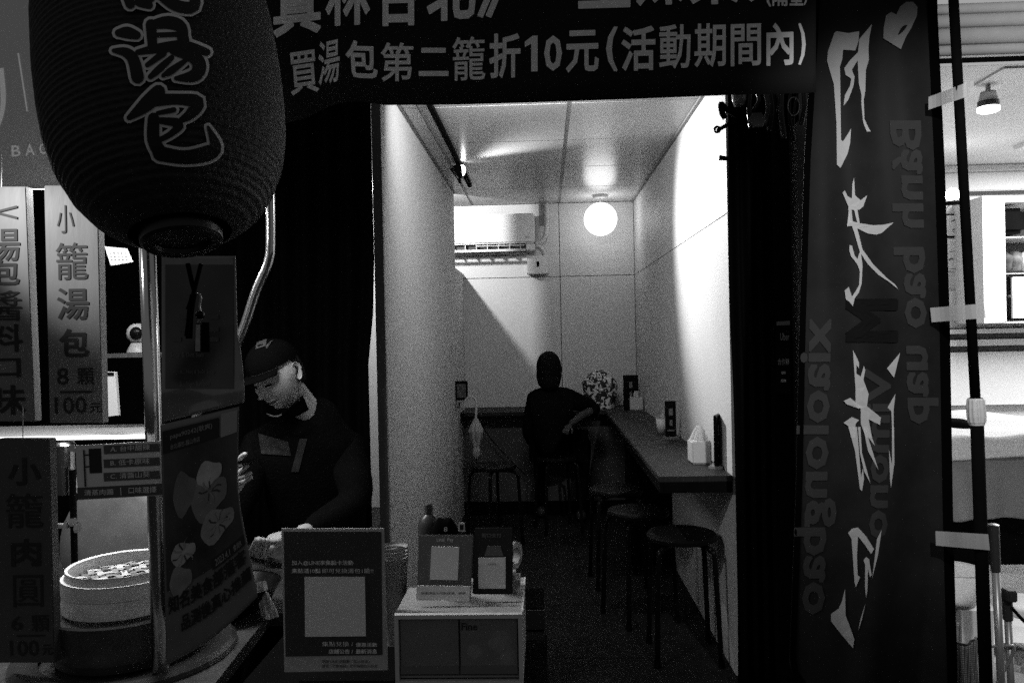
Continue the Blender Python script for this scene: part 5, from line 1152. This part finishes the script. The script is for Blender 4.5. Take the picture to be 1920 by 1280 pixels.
def head_mesh(c, Rm, s=1.0, face=True, hw=.074, hd=.094, hh=.115):
    g = G(); nu, nv = 96, 72
    ga = lambda x, z, x0, z0, sx, sz: math.exp(-((x - x0) / sx) ** 2 - ((z - z0) / sz) ** 2)
    def f(u, v):
        a = u * 2 * math.pi; b = (v - .5) * math.pi * .9995
        x, y, z = math.cos(b) * math.sin(a), -math.cos(b) * math.cos(a), math.sin(b)
        X, Y, Z = x * hw, y * hd, z * hh
        low = max(0, -z)
        X *= 1 - .26 * low ** 1.3; 
        if y > 0: Y *= 1 - .22 * low; Z += .012 * low * y
        X *= 1 + .05 * math.exp(-((z - .25) / .4) ** 2) * (1 if y > -.3 else 0)
        if y < 0 and face:
            fr = min(1, -y * 1.8); d = 0
            d += .009 * ga(X, Z, 0, .030, .042, .011)                      # brow ridge
            for sx in (-1, 1):
                d -= .0135 * ga(X, Z, sx * .029, .010, .017, .011)         # sockets
                d += .0058 * ga(X, Z, sx * .030, .008, .012, .008)         # lidded eyeballs
                d += .0055 * ga(X, Z, sx * .040, -.022, .018, .018)        # cheekbones
                d += .0055 * ga(X, Z, sx * .011, -.033, .006, .006)        # nostrils
                d -= .0015 * ga(X, Z, sx * .027, -.055, .01, .014)
            d += .0185 * math.exp(-(X / .0095) ** 2) * max(0, min(1, (.030 - Z) / .055)) * math.exp(-(max(0, -.030 - Z) / .006) ** 2)
            d += .009 * ga(X, Z, 0, -.027, .011, .008)                     # tip
            d += .0075 * ga(X, Z, 0, -.056, .020, .0042) + .0085 * ga(X, Z, 0, -.068, .016, .0048) - .0075 * ga(X, Z, 0, -.0618, .023, .0022)
            d -= .0045 * ga(X, Z, 0, -.078, .018, .005); d += .010 * ga(X, Z, 0, -.092, .018, .012)
            d -= .002 * ga(X, Z, 0, -.047, .004, .006)
            Y -= d * fr + (.004 * low)
        return c + Rm @ (Vector((X, Y, Z)) * s)
    g.sheet(f, nu, nv); return g
def ear(c, Rm, sx):
    g = G()
    def f(u, v):
        a = u * 2 * math.pi; b = v
        r_ = lin([(0, 0), (.35, .42), (.55, .62), (.75, .86), (.92, 1), (1, .9)], b); h = lin([(0, .004), (.35, .003), (.55, .007), (.75, .009), (.92, .014), (1, .002)], b)
        z = .031 * r_ * math.sin(a); y = .018 * r_ * math.cos(a) * (1 - .25 * (math.sin(a) < 0)); y += .004 * math.sin(a)
        return c + Rm @ Vector((sx * (.070 + h * (1 + .4 * math.cos(a))), .012 + y, -.002 + z))
    return g.sheet(f, 28, 14)
skinm = mat('skin', .46, .5, spec=.4, noise=.06, nscale=40)

# --- the man in the cap
HCn = at(521, 703, 2.5)
Rm = (Matrix.Rotation(R(-9), 3, 'Y') @ Matrix.Rotation(R(-28), 3, 'Z') @ Matrix.Rotation(R(22), 3, 'X')) * .93
t = thing('person', 'man in dark cap and black sweatshirt bending over the stall counter with a phone', 'person', (at(600, 0, 2.75).x, 2.8, 0))
g = head_mesh(HCn, Rm, 1.0)
for sx in (-1, 1): e = ear(HCn, Rm, sx); g.add(e.v, e.f)
neckb = at(594, 790, 2.64)
q = skin_mesh({'a': (HCn + Rm @ Vector((0, .015, -.03)), .046), 'b': (HCn.lerp(neckb, .55), .048), 'c': (neckb, .05)}, [('a', 'b'), ('b', 'c')]); g.add(q.v, q.f)
# right-hand side of photo: hand resting on the counter
W1 = at(560, 1000, 2.36); K1 = at(500, 1012, 2.30)
tipz = lambda px, py: onz(px, py, ZK + .009)
F = [[K1 + Vector((-.012, -.014, .004)), at(482, 1010, 2.30), tipz(468, 1037)], [K1 + Vector((-.006, -.006, .002)), at(487, 1012, 2.33), tipz(474, 1041)],
     [K1 + Vector((0, .006, -.002)), at(494, 1018, 2.36), tipz(487, 1042)], [K1 + Vector((.008, .016, -.006)), at(504, 1022, 2.39), tipz(500, 1040)]]
th = [W1.lerp(K1, .45) + Vector((0, -.02, -.008)), at(513, 1024, 2.30), tipz(498, 1047)]
hand_chains(g, W1, K1, None, None, F, th, 1.12)
q = skin_mesh({'a': (W1 + Vector((-.005, 0, 0)), .024), 'b': (at(585, 991, 2.405), .024)}, [('a', 'b')]); g.add(q.v, q.f)
# photo-left hand holding the phone
W2 = at(425, 935, 2.22); K2 = at(447, 893, 2.16)
F = [[K2 + Vector((-.012, 0, .012)), at(452, 856, 2.12), at(461, 850, 2.09)], [K2 + Vector((-.004, 0, .006)), at(458, 878, 2.11), at(464, 872, 2.08)],
     [K2 + Vector((.002, 0, -.004)), at(462, 892, 2.12), at(470, 886, 2.09)], [K2 + Vector((.004, .004, -.016)), at(458, 903, 2.13), at(472, 893, 2.10)]]
th = [W2.lerp(K2, .4) + Vector((.014, -.01, 0)), at(440, 885, 2.10), at(444, 862, 2.09)]
hand_chains(g, W2, K2, None, None, F, th, 1.0)
q = skin_mesh({'a': (W2, .023), 'b': (at(410, 962, 2.27), .024)}, [('a', 'b')]); g.add(q.v, q.f)
part('body', g, skinm, t, smooth=True)
# lashes, brows, lips as thin strips on the face
def onface(x, z, off=.0008):
    b = math.asin(max(-1, min(1, z / .115))); cb_ = math.cos(b); sa = max(-1, min(1, x / (.074 * cb_ * (1 - .26 * max(0, -z / .115) ** 1.3))))
    u = math.asin(sa) / (2 * math.pi); return u, b
hm = head_mesh(HCn, Rm, 1.0); NU = 97
def facept(x, z, off):
    best = None
    b = math.asin(max(-1, min(1, z / .115))); v = b / math.pi + .5
    u, _ = onface(x, z); i = (u % 1) * 96; j = v * 72
    p = hm.v[int(round(j)) * NU + int(round(i)) % 96]
    return p + Rm @ Vector((0, -off, 0))
def fstrip(pts, w_, off):
    P = smooth_path([Vector((x, z, 0)) for x, z in pts], 5); g = G(); A_ = [facept(p.x, p.y + w_ / 2, off) for p in P]; B_ = [facept(p.x, p.y - w_ / 2, off) for p in P]; k = len(P)
    return g.add(A_ + B_, [(i, i + 1, k + i + 1, k + i) for i in range(k - 1)])
for sx in (-1, 1):
    part('eyelash_line', fstrip([(sx * .019, .003), (sx * .030, .0005), (sx * .042, .004)], .0055, .0022), black, t)
    part('eyebrow', fstrip([(sx * .016, .027), (sx * .030, .031), (sx * .046, .026)], .006, .0015), mat('brow_hair', .03, .8), t)
part('lips', fstrip([(-.020, -.0625), (-.008, -.060), (0, -.0615), (.008, -.060), (.020, -.0625)], .009, .0012), mat('lip_skin', .10, .4), t, smooth=True)
# hair, cap, mask
def fcap(u, v):
    a = u * 2 * math.pi; b = v * math.pi / 2 * .98; rr = math.cos(b)
    x = .081 * rr * math.sin(a); y = -.099 * rr * math.cos(a) + .004; z = .044 + .084 * math.sin(b) + (.012 * (-math.cos(a)) * rr * -.6)
    return HCn + Rm @ Vector((x * (1 + .012 * math.cos(6 * a)), y, z))
cap_ = part('cap', G().sheet(fcap, 60, 20), cloth_black, t, smooth=True)
def fbrim(u, v):
    a = (u - .5) * 2.1; r0 = Vector((.081 * math.sin(a), -.099 * math.cos(a) + .004, .044)); ext = .058 * max(0, math.cos(a * 1.1)) * v
    return HCn + Rm @ (r0 + Vector((math.sin(a) * ext * .3, -ext, -.002 * v - .014 * (math.sin(a)) ** 2 * (v + .3))))
part('brim', shell(fbrim, 30, 8, tuple(Rm @ Vector((0, 0, .004)))), cloth_black, cap_, smooth=True)
part('button', G().lathe([(.001, .006), (.007, .004), (.009, 0)], HCn + Rm @ Vector((0, .004, .124)), 12, Rm), cloth_black, cap_, smooth=True)
def capf(px, py):   # point on the cap as seen in the photo
    d = at(px, py, 1.0) - Vector((0, 0, HC)); O = Vector((0, 0, HC)); s_ = 2.2; Ri = Rm.inverted()
    while s_ < 2.7:
        p = Ri @ (O + d * s_ - HCn)
        if (p.x / .086) ** 2 + ((p.y - .004) / .104) ** 2 + ((p.z - .044) / .087) ** 2 < 1: break
        s_ += .003
    return O + d * (s_ - .004)
g = G(); g.sheet(lambda u, v: capf(479 + 19 * u + 2 * v, 654 - 6 * u - 13 * v), 6, 4); g.sheet(lambda u, v: capf(499 + 14 * u, 647 - 12 * u + 7 * v * (1 - u)), 5, 3)
part('flag_badge', g, mat('badge_thread', .05, .7), cap_)
g = G(); stroke(g, [(483, 648, 2.5), (493, 645, 2.5)], lambda x, y: capf(x, y) + Vector((0, -.002, 0))); part('badge_print', g, black, cap_)
def fhair(u, v):
    a = R(98) + u * R(164); b = (-.45 + .85 * v); x = .079 * math.cos(b) * math.sin(a); y = -.099 * math.cos(b) * math.cos(a); z = .119 * math.sin(b)
    return HCn + Rm @ Vector((x, y, z))
part('hair', G().sheet(fhair, 40, 14), mat('hair_black', .005, .7, spec=.03), t, smooth=True)
def fmask(u, v):
    a = (u - .5) * R(150); b = -1.02 - .38 * v
    rr = .112 + .006 * math.sin(v * 9); return HCn + Rm @ Vector((.062 * math.sin(a) + .016 * (1 - v), -.060 * math.cos(a) + .004 + .01 * v, -.112 - .034 * v + .030 * math.sin(a) * (1 - v)))
part('mask', shell(fmask, 24, 6, tuple(Rm @ Vector((0, .002, 0)))), cloth_black, t, smooth=True)
part('mask_strap', G().tube(smooth_path([HCn + Rm @ Vector((.070, -.03, -.095)), HCn + Rm @ Vector((.077, -.012, -.05)), HCn + Rm @ Vector((.077, .005, -.01)), HCn + Rm @ Vector((.08, .03, .012))]), .0016, 6), ink, t)
part('collar', G().tube(smooth_path([at(500, 775, 2.46), at(508, 779, 2.46), at(520, 780, 2.46), at(528, 777, 2.47)]), .0025, 8), mat('collar_white', .12, .8), t, smooth=True)
# clothing
sweat = mat('sweatshirt', .006, 1, spec=.0, noise=.3, nscale=10, bump=.4, bscale=150)
nd = {'hip': (at(612, 1210, 2.92), (.17, .13)), 'waist': (at(610, 1040, 2.86), (.165, .125)), 'chest': (at(590, 900, 2.74), (.19, .135)), 'nb': (at(585, 815, 2.66), (.13, .10)),
      'neck': (at(592, 780, 2.63), (.074, .070)), 'hood': (at(606, 742, 2.64), (.062, .062)), 'sl': (at(487, 840, 2.6), (.075, .075)), 'el': (at(425, 990, 2.55), (.055, .055)), 'wl': (at(412, 958, 2.29), (.036, .036)),
      'sr': (at(652, 845, 2.70), (.080, .080)), 'er': (at(672, 940, 2.56), (.060, .060)), 'wr': (at(574, 994, 2.395), (.034, .034))}
g = skin_mesh(nd, [('hip', 'waist'), ('waist', 'chest'), ('chest', 'nb'), ('nb', 'neck'), ('neck', 'hood'), ('nb', 'sl'), ('sl', 'el'), ('el', 'wl'), ('nb', 'sr'), ('sr', 'er'), ('er', 'wr')], 2)
part('sweatshirt', g, sweat, t, smooth=True)
nd = {'p': (at(612, 1215, 2.92), (.15, .12)), 'l1': (at(560, 1330, 2.9), (.09, .09)), 'l2': (Vector((at(560, 0, 2.9).x, 2.9, .5)), (.06, .06)), 'l3': (Vector((at(560, 0, 2.9).x, 2.92, .09)), (.05, .05)),
      'r1': (at(665, 1330, 2.95), (.09, .09)), 'r2': (Vector((at(665, 0, 2.95).x, 2.95, .5)), (.06, .06)), 'r3': (Vector((at(665, 0, 2.95).x, 2.97, .09)), (.05, .05))}
part('trousers', skin_mesh(nd, [('p', 'l1'), ('l1', 'l2'), ('l2', 'l3'), ('p', 'r1'), ('r1', 'r2'), ('r2', 'r3')], 2), cloth_black, t, smooth=True)
for k in ('l3', 'r3'):
    p = nd[k][0]; part('shoe', skin_mesh({'a': (Vector((p.x, p.y + .04, .05)), .045), 'b': (Vector((p.x, p.y - .14, .04)), .038)}, [('a', 'b')], 2), black, t, smooth=True)
# rolled sleeve fold and faint shirt print
def chestf(px, py, off=.004):
    return bvh_hit(px, py, off)
from mathutils.bvhtree import BVHTree
_b = BVHTree.FromPolygons([tuple(v) for v in g.v], g.f)
def bvh_hit(px, py, off=.004):
    O = Vector((0, 0, HC)); d = (at(px, py, 1.0) - O).normalized(); h = _b.ray_cast(O, d)
    return (h[0] - d * off) if h[0] else at(px, py, 2.5)
gp = G(); gp.sheet(lambda u, v: bvh_hit(484 + 56 * u + 6 * v, 812 + 16 * u + 38 * v - 12 * u * v), 10, 8)
gp.sheet(lambda u, v: bvh_hit(562 + 14 * u - 16 * v, 822 + 62 * v), 4, 8)
part('shirt_print', gp, mat('shirt_print_grey', .028, .9, noise=.7, nscale=60), t, smooth=True)
# phone
ph = thing('phone', 'dark phone held in the man\'s hand behind the lower poster', 'phone', at(452, 868, 2.10))
part('body', G().slab([at(430, 872, 2.10), at(474, 864, 2.10), at(478, 858, 2.02), at(434, 866, 2.02)], (0, 0, -.008)), blackgl, ph, bevel=.002)
part('camera_lens', G().lathe([(.001, .001), (.004, .001), (.005, -.001)], at(466, 864, 2.08), 12), steel, ph)

# --- the seated guest, seen from behind
YW = 5.93
t = thing('person', 'dark-haired person seen from behind, seated with an elbow on the far counter', 'person', (.08, YW, 0))
hw_ = at(1029, 690, YW - .05); shz = at(1030, 728, YW)
drk = mat('guest_shirt', .005, 1, spec=.0, noise=.3, nscale=8)
I3 = Matrix.Rotation(R(180), 3, 'Z')
g = head_mesh(hw_, I3, .95)
for sx in (-1, 1): e = ear(hw_, I3, sx); g.add(e.v, e.f)
q = skin_mesh({'a': (hw_ + Vector((0, .0, -.05)), .048), 'b': (hw_ + Vector((0, .01, -.15)), .055)}, [('a', 'b')]); g.add(q.v, q.f)
# forearm resting forward of the counter edge, hand on the hip
E1 = at(1112, 768, YW + .0); H1 = at(1068, 796, YW - .16)
q = skin_mesh({'a': (E1, .036), 'b': (E1.lerp(H1, .5) + Vector((0, 0, .012)), .030), 'c': (H1, .022)}, [('a', 'b'), ('b', 'c')]); g.add(q.v, q.f)
K = at(1064, 803, YW - .2)
F = [[K + Vector((dx, 0, 0)), at(1060 + k * 3 - 4, 806 + k, YW - .22), at(1059 + k * 3.2 - 4, 812 + k, YW - .215)] for k, dx in enumerate((-.012, -.004, .004, .012))]
hand_chains(g, H1, K, None, None, F, [H1 + Vector((.004, -.01, -.004)), at(1073, 806, YW - .2), at(1072, 813, YW - .2)], .95)
part('body', g, mat('guest_skin', .06, .8, spec=.1), t, smooth=True)
def fgh(u, v):
    a = u * 2 * math.pi; b = -1.25 + (math.pi / 2 * .999 + 1.25) * v; front = max(0, math.cos(a))
    rx = .092 * (1 + .022 * math.sin(9 * a + 5 * b) + .015 * math.sin(17 * a - 9 * b)) * (1.0 + .08 * max(0, -math.sin(b))); ry = .103; rz = .125 if b > 0 else .15
    sh_ = 1 - .12 * max(0, math.cos(a)) * (b < .4)
    return hw_ + Vector((rx * math.cos(b) ** (.45 if b < 0 else .9) * math.sin(a), .008 - ry * math.cos(b) * math.cos(a) * 1.0 * (1 if math.cos(a) > 0 else .72), rz * math.sin(b)))
part('hair', G().sheet(fgh, 48, 36), mat('hair_black'), t, smooth=True)
part('hair_ends', skin_mesh({'a': (hw_ + Vector((0, -.02, -.03)), .088), 'b': (hw_ + Vector((.004, -.02, -.10)), .082), 'c': (hw_ + Vector((.006, -.02, -.17)), .072)}, [('a', 'b'), ('b', 'c')]), mat('hair_black'), t, smooth=True)
nd = {'hip': (Vector((.10, YW, .64)), .19), 'waist': (at(1036, 828, YW), .165), 'chest': (at(1036, 782, YW), .183), 'nb': (at(1031, 746, YW), .135), 'neck': (at(1029, 722, YW), .092),
      'sl': (at(1001, 751, YW), .072), 'el': (at(990, 808, YW + .03), .055), 'fl': (at(1000, 832, YW + .22), .045),
      'sr': (at(1070, 748, YW), .078), 'er': (at(1120, 768, YW + .02), .055), 'fr': (at(1108, 776, YW - .03), .048)}
g = skin_mesh(nd, [('hip', 'waist'), ('waist', 'chest'), ('chest', 'nb'), ('nb', 'neck'), ('nb', 'sl'), ('sl', 'el'), ('el', 'fl'), ('nb', 'sr'), ('sr', 'er'), ('er', 'fr')], 2)
part('shirt', g, drk, t, smooth=True)
nd = {'p': (Vector((.09, YW - .01, .625)), (.17, .12)), 'a1': (Vector((-.02, YW + .2, .62)), .085), 'a2': (Vector((-.05, YW + .42, .60)), .065), 'a3': (Vector((-.05, YW + .38, .12)), .045),
      'b1': (Vector((.22, YW + .16, .62)), .085), 'b2': (Vector((.30, YW + .34, .60)), .065), 'b3': (Vector((.26, YW + .22, .15)), .045)}
part('trousers', skin_mesh(nd, [('p', 'a1'), ('a1', 'a2'), ('a2', 'a3'), ('p', 'b1'), ('b1', 'b2'), ('b2', 'b3')], 2), cloth_black, t, smooth=True)
for k in ('a3', 'b3'):
    p = nd[k][0]; part('shoe', skin_mesh({'a': (Vector((p.x, p.y - .03, .055)), .045), 'b': (Vector((p.x, p.y + .15, .04)), .036)}, [('a', 'b')], 2), mat('shoe_grey', .02, .6), t, smooth=True)
#END
